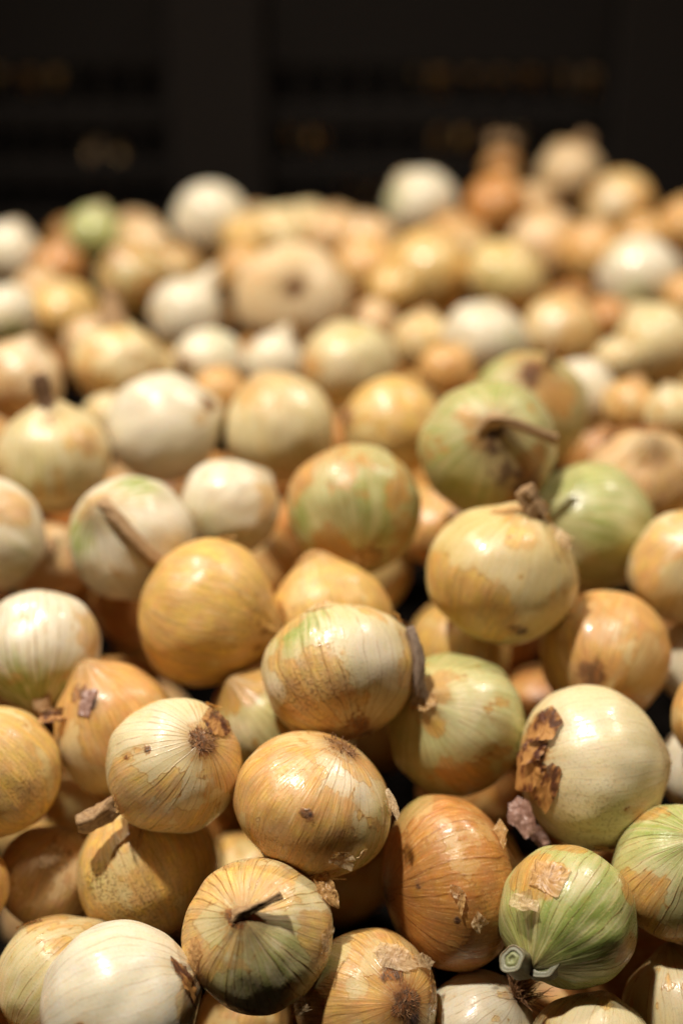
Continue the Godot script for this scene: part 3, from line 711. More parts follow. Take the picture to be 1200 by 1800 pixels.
		{"l": "smooth green onion with a dark green bruise, right of the papery neck", "p": Vector3(0.164, 0.269, -0.827), "a": Vector3(-0.866, 0.406, 0.292), "e": 0.0422, "h": 1, "s": "green", "cov": -0.7, "vein": 0.7, "nv": 40, "seed": 6.72, "neck": 0.204, "q": 1, "m": [["g", Vector3(0.817, 0.549, 0.175), 0.8, 0.6], ["g", Vector3(0.437, 0.353, 0.828), 0.3, 1.2], ["p", Vector3(0.41, 0.316, 0.855), 0.25, 0.22], ["w", Vector3(0.856, 0.056, 0.515), 0.35, 0.4], ["s", Vector3(-0.214, -0.439, 0.873), 0.4, 0.4], ["w", Vector3(-0.085, 0.707, 0.702), 0.4, 0.5]]},
		{"l": "round olive onion rimmed with orange, mid picture", "p": Vector3(0.008, 0.291, -0.81), "a": Vector3(0.109, -0.456, 0.883), "e": 0.0436, "h": 0.95, "s": "olive", "cov": -0.25, "vein": 0.45, "nv": 34, "seed": 8.09, "neck": 0.03, "q": 1, "m": [["s", Vector3(0.515, -0.468, 0.719), 0.4, 1], ["o", Vector3(0.036, -0.484, 0.874), 0.4, 0.7], ["w", Vector3(0.55, -0.309, 0.775), 0.25, 0.8], ["g", Vector3(-0.521, 0.724, 0.452), 0.6, 0.7], ["g", Vector3(-0.147, 0.313, 0.938), 0.5, 0.4], ["g", Vector3(0.754, 0.35, 0.555), 0.3, 1.1], ["p", Vector3(0.001, 0.608, 0.794), 0.3, 0.3], ["b", Vector3(-0.176, 0.971, 0.161), 0.25, 0.6], ["s", Vector3(0.315, 0.912, 0.262), 0.4, 0.7]], "f": [[Vector3(-0.083, 0.987, 0.14), Vector3(-0.956, -0.039, -0.292), 0.252, 0.109, 0.07, "tan"], [Vector3(-0.429, 0.895, -0.122), Vector3(-0.882, -0.444, -0.157), 0.092, 0.092, 0.09, "pale"]]},
		{"l": "green onion with a purple grey centre and a curled dry stem lying across it", "p": Vector3(0.096, 0.321, -0.838), "a": Vector3(-0.017, 0.702, 0.712), "e": 0.0445, "h": 0.98, "s": "olive", "cov": -0.35, "vein": 0.5, "nv": 34, "seed": 9.46, "neck": 0.16, "q": 0, "m": [["g", Vector3(-0.727, 0.684, 0.051), 0.5, 0.7], ["g", Vector3(0.048, 0.797, -0.602), 0.45, 0.8], ["g", Vector3(-0.41, 0.474, 0.779), 0.5, 0.45], ["p", Vector3(-0.008, 0.944, 0.329), 0.35, 0.5], ["p", Vector3(0.247, 0.684, 0.687), 0.35, 0.55], ["b", Vector3(0.514, 0.48, 0.711), 0.35, 0.8], ["s", Vector3(0.51, 0.563, 0.651), 0.35, 0.9], ["w", Vector3(-0.321, 0.939, -0.119), 0.3, 0.5], ["p", Vector3(-0.04, 0.998, 0.038), 0.18, 0.8]], "stem": [[[-0.066, 0.997, 0.018, 0.2], [-0.027, 1.15, -0.016, 0.125], [0.15, 1.216, 0.027, 0.075], [0.36, 1.174, 0.087, 0.067], [0.616, 1.068, 0.161, 0.067], [0.853, 0.917, 0.202, 0.075]]], "tint": "tan"},
		{"l": "small smooth white onion with one orange side, left of the olive one", "p": Vector3(-0.074, 0.277, -0.838), "a": Vector3(0.655, 0.352, -0.669), "e": 0.0334, "h": 0.95, "s": "white", "cov": -0.5, "vein": 0.5, "nv": 34, "seed": 1.13, "neck": 0.219, "q": 1, "m": [["s", Vector3(0.019, 0.398, 0.917), 0.4, 1], ["g", Vector3(-0.198, -0.909, 0.367), 0.5, 0.4], ["w", Vector3(-0.719, -0.218, 0.659), 0.4, 0.5]]},
		{"l": "white onion with green patches and a dry stem lying diagonally across it", "p": Vector3(-0.133, 0.281, -0.789), "a": Vector3(-0.415, 0.76, 0.5), "e": 0.0397, "h": 0.98, "s": "white", "cov": -0.55, "vein": 0.5, "nv": 34, "seed": 2.5, "neck": 0.16, "q": 1, "m": [["g", Vector3(0.631, 0.679, -0.375), 0.3, 2.2], ["g", Vector3(-0.455, 0.883, 0.116), 0.32, 2.2], ["w", Vector3(0.828, 0.54, 0.152), 0.4, 0.9], ["s", Vector3(-0.033, 0.983, -0.179), 0.35, 0.8], ["w", Vector3(-0.229, 0.601, 0.766), 0.4, 0.6], ["s", Vector3(0.754, 0.211, 0.622), 0.3, 0.6], ["s", Vector3(0.385, 0.923, 0.006), 0.2, 0.6]], "stem": [[[0.153, 1.049, -0.015, 0.145], [0.282, 1.06, 0.204, 0.109], [0.368, 0.927, 0.461, 0.1], [0.433, 0.75, 0.684, 0.1], [0.495, 0.52, 0.855, 0.1], [0.546, 0.314, 0.932, 0.118]]], "tint": "tan"},
		{"l": "pale green white onion with a peach skin patch at the left edge", "p": Vector3(-0.228, 0.278, -0.8), "a": Vector3(-0.715, 0.685, 0.14), "e": 0.0362, "h": 1.05, "s": "white", "cov": -0.5, "vein": 0.5, "nv": 34, "seed": 3.87, "neck": 0.19, "q": 1, "m": [["s", Vector3(0.955, 0.106, 0.277), 0.4, 1.2], ["o", Vector3(0.923, 0.197, 0.332), 0.4, 0.6], ["g", Vector3(0.258, -0.672, 0.694), 0.5, 0.4]]},
		{"l": "cream onion with an upright dark withered stem, upper left of the picture", "p": Vector3(-0.199, 0.29, -0.887), "a": Vector3(-0.025, 0.986, -0.164), "e": 0.039, "h": 0.96, "s": "cream", "cov": -0.4, "vein": 0.6, "nv": 34, "seed": 5.24, "neck": 0.16, "q": 0, "m": [["p", Vector3(0.713, 0.433, 0.551), 0.25, 0.4], ["b", Vector3(0.066, 0.872, 0.485), 0.2, 0.5], ["s", Vector3(0.612, 0.632, 0.475), 0.4, 0.6], ["s", Vector3(0.063, -0.559, 0.827), 0.5, 0.4], ["g", Vector3(-0.188, -0.179, 0.966), 0.6, 0.3]], "stem": [[[0.002, 0.679, 0.229, 0.303], [0, 0.802, 0.215, 0.242], [0.009, 0.962, 0.188, 0.141], [-0.02, 1.164, 0.157, 0.121], [-0.056, 1.354, 0.152, 0.141], [-0.111, 1.565, 0.146, 0.121]]], "tint": "dark"},
		{"l": "shiny white onion with a dark withered tip on its right, behind the small white one", "p": Vector3(-0.127, 0.296, -0.924), "a": Vector3(0.942, 0.303, -0.142), "e": 0.0394, "h": 1, "s": "white", "cov": -0.6, "vein": 0.5, "nv": 34, "seed": 6.61, "neck": 0.16, "q": 0, "m": [["b", Vector3(-0.261, 0.922, 0.286), 0.14, 1.1], ["w", Vector3(-0.693, 0.061, 0.718), 0.5, 0.5], ["s", Vector3(-0.236, 0.772, 0.59), 0.25, 0.7]], "stem": [[[-0.176, 0.893, 0.146, 0.144], [-0.219, 1.021, 0.114, 0.082]]], "tint": "dark"},
		{"l": "shiny cream onion with an orange flush at its top and base, behind the olive one", "p": Vector3(-0.044, 0.295, -0.926), "a": Vector3(-0.323, 0.904, -0.278), "e": 0.039, "h": 0.98, "s": "cream", "cov": -0.45, "vein": 0.5, "nv": 34, "seed": 7.98, "neck": 0.141, "q": 0, "m": [["o", Vector3(0.24, 0.844, 0.48), 0.5, 0.7], ["s", Vector3(-0.087, 0.848, 0.523), 0.4, 0.8], ["o", Vector3(0.042, -0.761, 0.647), 0.5, 0.7], ["w", Vector3(0.214, 0.254, 0.943), 0.4, 0.4]]},
		{"l": "orange onion with a dark left end, beside the one with the curled stem", "p": Vector3(0.037, 0.292, -0.935), "a": Vector3(-0.932, 0.317, 0.176), "e": 0.037, "h": 0.95, "s": "gold", "cov": 0.1, "vein": 0.5, "nv": 34, "seed": 9.35, "neck": 0.095, "q": 0, "m": [["b", Vector3(0.041, 0.993, 0.109), 0.2, 1], ["w", Vector3(0.45, 0.471, 0.759), 0.3, 0.5], ["p", Vector3(0.034, 0.999, -0.021), 0.12, 0.7]]},
		{"l": "peach onion under a dark dry leaf near the right edge", "p": Vector3(0.209, 0.277, -0.886), "a": Vector3(-0.036, 0.913, 0.405), "e": 0.0372, "h": 0.85, "s": "blush", "cov": -0.1, "vein": 0.5, "nv": 34, "seed": 1.02, "neck": 0.237, "q": 1, "m": [["w", Vector3(-0.228, 0.938, 0.261), 0.35, 0.9], ["b", Vector3(-0.129, 0.935, 0.331), 0.08, 0.6], ["b", Vector3(-0.666, 0.548, -0.507), 0.3, 0.8], ["s", Vector3(0.398, 0.657, 0.64), 0.5, 0.9]], "f": [[Vector3(-0.373, 0.662, -0.65), Vector3(0.898, 0.433, -0.075), 0.479, 0.213, 0.1, "brown"], [Vector3(0.124, 0.811, -0.572), Vector3(0.986, -0.035, 0.165), 0.319, 0.213, 0.1, "brown"]]},
		{"l": "cream onion with an orange left side at the right edge", "p": Vector3(0.216, 0.271, -0.77), "a": Vector3(0.214, 0.952, 0.217), "e": 0.0353, "h": 1.02, "s": "cream", "cov": -0.1, "vein": 0.5, "nv": 34, "seed": 2.39, "neck": 0.17, "q": 1, "m": [["s", Vector3(-0.908, 0.399, 0.123), 0.4, 1.1], ["w", Vector3(-0.529, 0.847, 0.057), 0.4, 0.5], ["b", Vector3(-0.437, 0.707, 0.556), 0.15, 0.4]]},
		{"l": "shiny orange onion with a brown hollow at its base, above the large smooth pale one", "p": Vector3(0.159, 0.24, -0.719), "a": Vector3(-0.307, -0.316, 0.898), "e": 0.0392, "h": 0.98, "s": "amber", "cov": 0.15, "vein": 0.5, "nv": 34, "seed": 3.76, "neck": 0.212, "q": 1, "m": [["o", Vector3(0.77, -0.256, 0.584), 0.6, 0.6], ["w", Vector3(0.602, 0.368, 0.709), 0.3, 0.5], ["b", Vector3(0.398, 0.867, 0.299), 0.3, 0.9], ["p", Vector3(0.483, 0.865, 0.135), 0.2, 0.5], ["s", Vector3(-0.234, 0.49, 0.839), 0.4, -0.8], ["o", Vector3(0.158, 0.141, 0.977), 0.3, 0.5], ["s", Vector3(0.832, 0.54, 0.123), 0.4, 0.6]]},
		{"l": "brown onion in deep shade under the yellow one with the torn patch", "p": Vector3(0.075, 0.216, -0.761), "a": Vector3(0.238, 0.879, -0.413), "e": 0.0334, "h": 0.95, "s": "gold", "cov": 0.4, "vein": 0.5, "nv": 34, "seed": 5.13, "neck": 0.239, "q": 1, "m": []},
		{"l": "narrow orange onion with a green sprout in the gap at the left", "p": Vector3(-0.199, 0.234, -0.844), "a": Vector3(0.599, 0.783, 0.167), "e": 0.028, "h": 0.9, "s": "blush", "cov": 0.2, "vein": 0.5, "nv": 34, "seed": 6.5, "neck": 0.16, "q": 1, "m": [["g", Vector3(-0.28, 0.859, 0.428), 0.3, 1], ["w", Vector3(0.244, 0.661, 0.71), 0.4, 0.4]], "stem": [[[-0.323, 0.83, 0.292, 0.167], [-0.256, 0.791, 0.538, 0.125], [-0.164, 0.645, 0.774, 0.083]]], "tint": "tan"},
		{"l": "small bright orange onion in the gap right of the olive one", "p": Vector3(0.067, 0.24, -0.877), "a": Vector3(-0.014, 0.96, -0.279), "e": 0.0272, "h": 0.9, "s": "amber", "cov": 0.3, "vein": 0.5, "nv": 34, "seed": 7.87, "neck": 0.211, "q": 1, "m": [["o", Vector3(-0.08, 0.813, 0.577), 0.5, 0.6]]},
		{"l": "small white onion in a gap at the right edge", "p": Vector3(0.23, 0.21, -0.754), "a": Vector3(0.228, 0.894, -0.385), "e": 0.0304, "h": 0.95, "s": "white", "cov": -0.4, "vein": 0.5, "nv": 34, "seed": 9.24, "neck": 0.247, "q": 1, "m": []},
		{"l": "amber onion cut off by the right edge above a white one", "p": Vector3(0.22, 0.235, -0.661), "a": Vector3(0.236, 0.88, -0.412), "e": 0.0318, "h": 0.95, "s": "amber", "cov": 0.3, "vein": 0.5, "nv": 34, "seed": 0.91, "neck": 0.157, "q": 1, "m": []},
		{"l": "small pale onion beside the large smooth one at the right edge", "p": Vector3(0.219, 0.182, -0.682), "a": Vector3(0.245, 0.862, -0.443), "e": 0.0287, "h": 0.95, "s": "white", "cov": -0.5, "vein": 0.5, "nv": 34, "seed": 2.28, "neck": 0.226, "q": 1, "m": []},
		{"l": "greenish onion with a dark centre directly behind the one with the curled stem", "p": Vector3(0.136, 0.295, -0.957), "a": Vector3(-0.041, 0.932, 0.359), "e": 0.0435, "h": 0.98, "s": "olive", "cov": -0.3, "vein": 0.5, "nv": 34, "seed": 3.65, "neck": 0.16, "q": 0, "m": [["g", Vector3(-0.701, 0.602, -0.382), 0.35, 1.2], ["b", Vector3(-0.035, 0.982, 0.184), 0.22, 1], ["p", Vector3(-0.035, 0.982, 0.184), 0.12, 0.6], ["s", Vector3(0.483, 0.749, 0.454), 0.4, 0.9], ["w", Vector3(-0.514, 0.83, 0.218), 0.3, 0.5]], "stem": [[[0.28, 0.931, -0.037, 0.115], [0.322, 1.14, -0.099, 0.077], [0.35, 1.279, -0.163, 0.048]]], "tint": "tan"},
		{"l": "plain white onion wedged right of the greenish dark centred one", "p": Vector3(0.196, 0.255, -1.077), "a": Vector3(0.454, 0.877, -0.16), "e": 0.0299, "h": 1, "s": "white", "cov": -0.6, "vein": 0.5, "nv": 34, "seed": 5.02, "neck": 0.166, "q": 0, "m": []},
		{"l": "small light orange onion left of the white sliver near the right edge", "p": Vector3(0.23, 0.262, -1.039), "a": Vector3(0.142, 0.99, -0.023), "e": 0.0236, "h": 0.95, "s": "amber", "cov": 0.2, "vein": 0.5, "nv": 34, "seed": 6.39, "neck": 0.249, "q": 0, "m": [["w", Vector3(-0.245, 0.701, 0.67), 0.4, 0.5]]},
		{"l": "small pale onion above the peach one at the right edge", "p": Vector3(0.256, 0.272, -1.006), "a": Vector3(-0.313, 0.943, -0.115), "e": 0.0228, "h": 0.9, "s": "cream", "cov": -0.3, "vein": 0.5, "nv": 34, "seed": 7.76, "neck": 0.239, "q": 0, "m": []},
		{"l": "pale blurred onion behind the orange one with a dark left end", "p": Vector3(0.005, 0.274, -1.097), "a": Vector3(-0.225, 0.963, -0.151), "e": 0.04, "h": 0.88, "s": "cream", "cov": -0.4, "vein": 0.5, "nv": 34, "seed": 9.13, "neck": 0.107, "q": 0, "m": [["o", Vector3(-0.732, 0.488, 0.476), 0.35, 0.9], ["s", Vector3(-0.69, 0.376, 0.619), 0.3, 0.9], ["g", Vector3(0.299, 0.803, 0.516), 0.4, 0.4], ["w", Vector3(-0.03, 0.304, 0.952), 0.4, 0.7]]},
		{"l": "bright white blurred onion above the one with the curled stem", "p": Vector3(0.128, 0.26, -1.192), "a": Vector3(0.307, 0.948, -0.088), "e": 0.0396, "h": 0.82, "s": "white", "cov": -0.6, "vein": 0.5, "nv": 34, "seed": 0.8, "neck": 0.113, "q": 0, "m": [["g", Vector3(0.428, 0.436, 0.792), 0.4, 0.3]]},
		{"l": "blurred onion half white and half orange, right of the bright white one", "p": Vector3(0.202, 0.25, -1.239), "a": Vector3(0.31, 0.934, -0.178), "e": 0.0358, "h": 0.9, "s": "amber", "cov": -0.1, "vein": 0.5, "nv": 34, "seed": 2.17, "neck": 0.127, "q": 0, "m": [["w", Vector3(-0.567, 0.269, 0.779), 0.5, 1], ["s", Vector3(-0.549, 0.195, 0.813), 0.4, -0.8], ["o", Vector3(-0.144, 0.815, 0.561), 0.5, 0.7]]},
		{"l": "large blurred cream onion at the right edge behind the peach one", "p": Vector3(0.285, 0.248, -1.212), "a": Vector3(-0.528, 0.795, -0.299), "e": 0.0362, "h": 0.98, "s": "cream", "cov": 0, "vein": 0.5, "nv": 34, "seed": 3.54, "neck": 0.254, "q": 0, "m": []},
		{"l": "broad peach onion with a small dark dot facing out, upper middle", "p": Vector3(-0.047, 0.263, -1.294), "a": Vector3(-0.019, 0.732, 0.681), "e": 0.0554, "h": 0.8, "s": "blush", "cov": -0.5, "vein": 0.5, "nv": 34, "seed": 4.91, "neck": 0.164, "q": 0, "m": [["b", Vector3(0.097, 0.97, 0.221), 0.14, 1.2], ["p", Vector3(0.097, 0.97, 0.221), 0.08, 0.9], ["w", Vector3(0.478, 0.725, 0.496), 0.5, 0.5], ["s", Vector3(-0.599, 0.76, 0.254), 0.5, 0.6]]},
		{"l": "whitish blurred onion with a green underside, upper right", "p": Vector3(0.307, 0.243, -1.41), "a": Vector3(-0.373, -0.376, 0.848), "e": 0.0435, "h": 0.93, "s": "white", "cov": -0.6, "vein": 0.5, "nv": 34, "seed": 6.28, "neck": 0.197, "q": 0, "m": [["g", Vector3(-0.065, 0.975, 0.213), 0.4, 1.3], ["g", Vector3(0.957, 0.12, 0.265), 0.3, 0.5]]},
		{"l": "blurred yellowish oval onion left of the pinkish one, upper right", "p": Vector3(0.17, 0.245, -1.41), "a": Vector3(0.435, 0.9, 0.005), "e": 0.0417, "h": 0.84, "s": "gold", "cov": -0.3, "vein": 0.5, "nv": 34, "seed": 7.65, "neck": 0.141, "q": 0, "m": [["g", Vector3(-0.266, 0.023, 0.964), 0.5, 0.4]]},
		{"l": "blurred onion with a pinkish face and brown right side, upper right", "p": Vector3(0.231, 0.233, -1.545), "a": Vector3(0.288, 0.91, 0.299), "e": 0.0459, "h": 0.92, "s": "blush", "cov": 0, "vein": 0.5, "nv": 34, "seed": 9.02, "neck": 0.176, "q": 0, "m": [["w", Vector3(-0.612, 0.517, 0.598), 0.4, 0.8], ["s", Vector3(0.368, 0.505, 0.781), 0.5, 1]]},
		{"l": "blurred mustard yellow onion standing below the white one of the back row", "p": Vector3(0.089, 0.241, -1.434), "a": Vector3(0.091, 0.992, -0.085), "e": 0.0441, "h": 1, "s": "gold", "cov": 0.1, "vein": 0.5, "nv": 34, "seed": 0.69, "neck": 0.156, "q": 0, "m": [["w", Vector3(-0.262, 0.803, 0.535), 0.4, 0.5]]},
		{"l": "blurred white onion topping the back row, middle right", "p": Vector3(0.096, 0.238, -1.704), "a": Vector3(-0.592, 0.794, -0.138), "e": 0.0443, "h": 0.88, "s": "white", "cov": -0.5, "vein": 0.5, "nv": 34, "seed": 2.06, "neck": 0.15, "q": 0, "m": [["g", Vector3(-0.458, 0.707, 0.538), 0.35, 0.8]]},
		{"l": "blurred white onion topping the back row on the left", "p": Vector3(-0.153, 0.239, -1.632), "a": Vector3(0.689, -0.605, 0.399), "e": 0.0447, "h": 0.96, "s": "white", "cov": -0.55, "vein": 0.5, "nv": 34, "seed": 3.43, "neck": 0.189, "q": 0, "m": [["s", Vector3(-0.201, 0.951, 0.234), 0.45, 1.1], ["s", Vector3(0.58, 0.293, 0.76), 0.4, 0.4]]},
		{"l": "pointed white blurred onion with its neck tilted up right", "p": Vector3(-0.149, 0.246, -1.292), "a": Vector3(0.572, 0.785, -0.236), "e": 0.0349, "h": 1, "s": "white", "cov": -0.6, "vein": 0.5, "nv": 34, "seed": 4.8, "neck": 0.75, "q": 0, "m": [["s", Vector3(-0.751, -0.481, 0.453), 0.4, 0.7]]},
		{"l": "blurred pinkish white onion in the back row beside the green one", "p": Vector3(-0.225, 0.22, -1.587), "a": Vector3(0.288, 0.953, -0.092), "e": 0.0327, "h": 0.9, "s": "blush", "cov": 0, "vein": 0.5, "nv": 34, "seed": 6.17, "neck": 0.244, "q": 0, "m": [["w", Vector3(-0.062, 0.569, 0.82), 0.5, 0.8]]},
		{"l": "blurred dull grey green onion below the pinkish white one of the back row", "p": Vector3(-0.218, 0.24, -1.419), "a": Vector3(-0.393, 0.875, 0.282), "e": 0.0367, "h": 0.93, "s": "olive", "cov": 0, "vein": 0.5, "nv": 34, "seed": 7.54, "neck": 0.206, "q": 0, "m": [["w", Vector3(0.076, 0.94, 0.333), 0.5, 0.5], ["s", Vector3(0.558, 0.096, 0.824), 0.5, 0.4]]},
		{"l": "blurred mint green onion at the left of the back row", "p": Vector3(-0.289, 0.225, -1.627), "a": Vector3(0.343, 0.938, 0.058), "e": 0.0334, "h": 0.92, "s": "green", "cov": -0.7, "vein": 0.5, "nv": 34, "seed": 8.91, "neck": 0.248, "q": 0, "m": [["g", Vector3(0.054, 0.603, 0.796), 0.9, 0.9]]},
		{"l": "blurred white onion in the upper left corner of the heap", "p": Vector3(-0.368, 0.232, -1.526), "a": Vector3(0.368, 0.93, 0.024), "e": 0.0341, "h": 1, "s": "white", "cov": -0.6, "vein": 0.5, "nv": 34, "seed": 0.58, "neck": 0.236, "q": 0, "m": []},
		{"l": "blurred reddish brown onion in the back row at the left", "p": Vector3(-0.31, 0.224, -1.505), "a": Vector3(0.351, 0.936, 0.028), "e": 0.0287, "h": 0.9, "s": "brown", "cov": 0.3, "vein": 0.5, "nv": 34, "seed": 1.95, "neck": 0.258, "q": 0, "m": [["o", Vector3(0.002, 0.612, 0.791), 0.9, 0.8]]},
		{"l": "blurred onion half white and half dark green at the left edge", "p": Vector3(-0.32, 0.247, -1.284), "a": Vector3(0.762, -0.577, 0.294), "e": 0.0336, "h": 0.85, "s": "white", "cov": -0.5, "vein": 0.5, "nv": 34, "seed": 3.32, "neck": 0.204, "q": 0, "m": [["g", Vector3(0.257, 0.682, 0.685), 0.45, 1.8], ["g", Vector3(-0.075, 0.694, 0.716), 0.4, 1.2]]},
		{"l": "blurred yellow tan onion right of the white and dark green one", "p": Vector3(-0.273, 0.236, -1.325), "a": Vector3(-0.024, 1, 0.018), "e": 0.0358, "h": 0.88, "s": "gold", "cov": 0.1, "vein": 0.5, "nv": 34, "seed": 4.69, "neck": 0.118, "q": 0, "m": []},
		{"l": "blurred pinkish cream onion behind the withered stem at the left edge", "p": Vector3(-0.258, 0.275, -1.06), "a": Vector3(0.349, 0.936, -0.055), "e": 0.0348, "h": 0.97, "s": "blush", "cov": -0.2, "vein": 0.5, "nv": 34, "seed": 6.06, "neck": 0.236, "q": 0, "m": [["w", Vector3(0.233, 0.794, 0.562), 0.5, 0.7], ["s", Vector3(-0.316, -0.008, 0.949), 0.5, 0.8]]},
		{"l": "blurred pale onion with a long thin neck pointing up, behind the shiny white one", "p": Vector3(-0.186, 0.272, -1.103), "a": Vector3(0.087, 0.955, -0.282), "e": 0.0388, "h": 0.85, "s": "cream", "cov": -0.15, "vein": 0.5, "nv": 34, "seed": 7.43, "neck": 0.16, "q": 0, "m": [["w", Vector3(0.237, 0.442, 0.865), 0.5, 0.4], ["s", Vector3(-0.61, -0.069, 0.789), 0.4, 0.6]], "stem": [[[-0.092, 0.83, 0.121, 0.317], [-0.157, 1.149, 0.043, 0.207], [-0.206, 1.42, -0.032, 0.146], [-0.202, 1.622, -0.106, 0.159]]], "tint": "tan"},
		{"l": "blurred white onion with a small dark spot on its left", "p": Vector3(-0.113, 0.261, -1.132), "a": Vector3(-0.574, 0.41, 0.709), "e": 0.0316, "h": 0.9, "s": "white", "cov": -0.6, "vein": 0.5, "nv": 34, "seed": 8.8, "neck": 0.254, "q": 0, "m": [["b", Vector3(-0.054, 0.999, -0.009), 0.16, 1.3], ["g", Vector3(0.898, 0.408, 0.165), 0.4, 0.4]]},
		{"l": "blurred white onion wedged above the shiny cream one with the orange flush", "p": Vector3(-0.059, 0.252, -1.155), "a": Vector3(0.358, 0.898, -0.256), "e": 0.0258, "h": 1, "s": "white", "cov": -0.6, "vein": 0.5, "nv": 34, "seed": 0.47, "neck": 0.5, "q": 0, "m": []},
		{"l": "blurred orange onion between the shiny white one and the shiny cream one", "p": Vector3(-0.1, 0.254, -1.082), "a": Vector3(0.364, 0.886, -0.288), "e": 0.0235, "h": 0.9, "s": "amber", "cov": 0.3, "vein": 0.5, "nv": 34, "seed": 1.84, "neck": 0.187, "q": 0, "m": []},
		{"l": "blurred yellowish white onion in the back row right of the tall white one", "p": Vector3(-0.074, 0.221, -1.631), "a": Vector3(0.403, 0.901, -0.158), "e": 0.0362, "h": 0.9, "s": "cream", "cov": -0.3, "vein": 0.5, "nv": 34, "seed": 3.21, "neck": 0.211, "q": 0, "m": []},
		{"l": "blurred peach onion in the middle of the back row", "p": Vector3(-0.01, 0.225, -1.615), "a": Vector3(-0.389, 0.911, -0.141), "e": 0.0345, "h": 0.9, "s": "blush", "cov": 0.1, "vein": 0.5, "nv": 34, "seed": 4.58, "neck": 0.126, "q": 0, "m": []},
		{"l": "blurred amber onion between the dotted peach one and the mustard one", "p": Vector3(0.025, 0.231, -1.475), "a": Vector3(-0.395, 0.903, -0.169), "e": 0.038, "h": 0.92, "s": "amber", "cov": 0.2, "vein": 0.5, "nv": 34, "seed": 5.95, "neck": 0.231, "q": 0, "m": []},
		{"l": "blurred dark orange brown onion in the back row at the right", "p": Vector3(0.188, 0.234, -1.701), "a": Vector3(0.354, 0.931, -0.091), "e": 0.0401, "h": 0.95, "s": "brown", "cov": 0.5, "vein": 0.5, "nv": 34, "seed": 7.32, "neck": 0.188, "q": 0, "m": [["o", Vector3(-0.318, 0.381, 0.868), 0.8, 0.8]]},
		{"l": "topmost blurred onion of the heap, pinkish tan, at the right of the back row", "p": Vector3(0.3, 0.234, -1.862), "a": Vector3(-0.447, 0.893, -0.04), "e": 0.0419, "h": 0.93, "s": "blush", "cov": -0.1, "vein": 0.5, "nv": 34, "seed": 8.69, "neck": 0.16, "q": 0, "m": [["w", Vector3(0.209, 0.567, 0.797), 0.4, 0.5]], "stem": [[[0.636, 0.613, 0.063, 0.286], [0.958, 0.882, -0.051, 0.161]]], "tint": "tan"},
		{"l": "blurred orange onion with a white face at the right end of the back row", "p": Vector3(0.337, 0.236, -1.707), "a": Vector3(-0.662, 0.741, 0.108), "e": 0.043, "h": 0.88, "s": "amber", "cov": 0.1, "vein": 0.5, "nv": 34, "seed": 0.36, "neck": 0.138, "q": 0, "m": [["w", Vector3(-0.067, 0.706, 0.705), 0.4, 1.2], ["s", Vector3(-0.093, 0.721, 0.687), 0.35, -1.2]]},
		{"l": "blurred tan onion cut off by the right edge at the back", "p": Vector3(0.41, 0.226, -1.657), "a": Vector3(0.018, 0.999, -0.035), "e": 0.0339, "h": 0.95, "s": "amber", "cov": 0.2, "vein": 0.5, "nv": 34, "seed": 1.73, "neck": 0.101, "q": 0, "m": []},
		{"l": "blurred brown onion between the pinkish one and the whitish green one at the upper right", "p": Vector3(0.27, 0.247, -1.481), "a": Vector3(0.033, 0.994, 0.105), "e": 0.0355, "h": 0.95, "s": "amber", "cov": 0.3, "vein": 0.5, "nv": 34, "seed": 3.1, "neck": 0.235, "q": 0, "m": []},
		{"l": "blurred yellow onion left of the bright white one", "p": Vector3(0.074, 0.245, -1.221), "a": Vector3(0.1, 0.988, -0.119), "e": 0.0302, "h": 0.9, "s": "cream", "cov": 0, "vein": 0.5, "nv": 34, "seed": 4.47, "neck": 0.258, "q": 0, "m": [["w", Vector3(-0.49, 0.602, 0.63), 0.4, 0.4]]},
		{"l": "blurred orange brown onion under the bright white one", "p": Vector3(0.091, 0.25, -1.146), "a": Vector3(0.095, 0.986, -0.136), "e": 0.0246, "h": 0.9, "s": "amber", "cov": 0.3, "vein": 0.5, "nv": 34, "seed": 5.84, "neck": 0.105, "q": 0, "m": [["b", Vector3(0.178, 0.497, 0.849), 0.3, 0.6]]},
		{"l": "blurred tan onion right of the dotted peach one, deep in the heap", "p": Vector3(0.031, 0.228, -1.314), "a": Vector3(0.112, 0.988, -0.11), "e": 0.0256, "h": 0.9, "s": "blush", "cov": 0.1, "vein": 0.5, "nv": 34, "seed": 7.21, "neck": 0.226, "q": 0, "m": []},
		{"l": "blurred orange onion left of the dotted peach one", "p": Vector3(-0.106, 0.227, -1.481), "a": Vector3(-0.331, 0.938, 0.098), "e": 0.0295, "h": 0.95, "s": "amber", "cov": 0.4, "vein": 0.5, "nv": 34, "seed": 8.58, "neck": 0.16, "q": 0, "m": []},
		{"l": "blurred tan onion between the dark orange one and the topmost one at the back", "p": Vector3(0.242, 0.215, -1.777), "a": Vector3(0.178, 0.973, 0.147), "e": 0.0303, "h": 0.9, "s": "blush", "cov": 0.1, "vein": 0.5, "nv": 34, "seed": 0.25, "neck": 0.116, "q": 0, "m": []},
		{"l": "blurred orange onion cut off by the right edge beside the whitish green one", "p": Vector3(0.351, 0.237, -1.359), "a": Vector3(0.027, 0.996, -0.084), "e": 0.0285, "h": 0.95, "s": "amber", "cov": 0.4, "vein": 0.5, "nv": 34, "seed": 1.62, "neck": 0.14, "q": 0, "m": []},
		{"l": "blurred peach onion left of the pale one with a thin neck", "p": Vector3(-0.232, 0.239, -1.236), "a": Vector3(0.334, 0.943, -0.014), "e": 0.0263, "h": 0.9, "s": "blush", "cov": 0, "vein": 0.5, "nv": 34, "seed": 2.99, "neck": 0.221, "q": 0, "m": [["w", Vector3(-0.24, 0.618, 0.749), 0.5, 0.4]]},
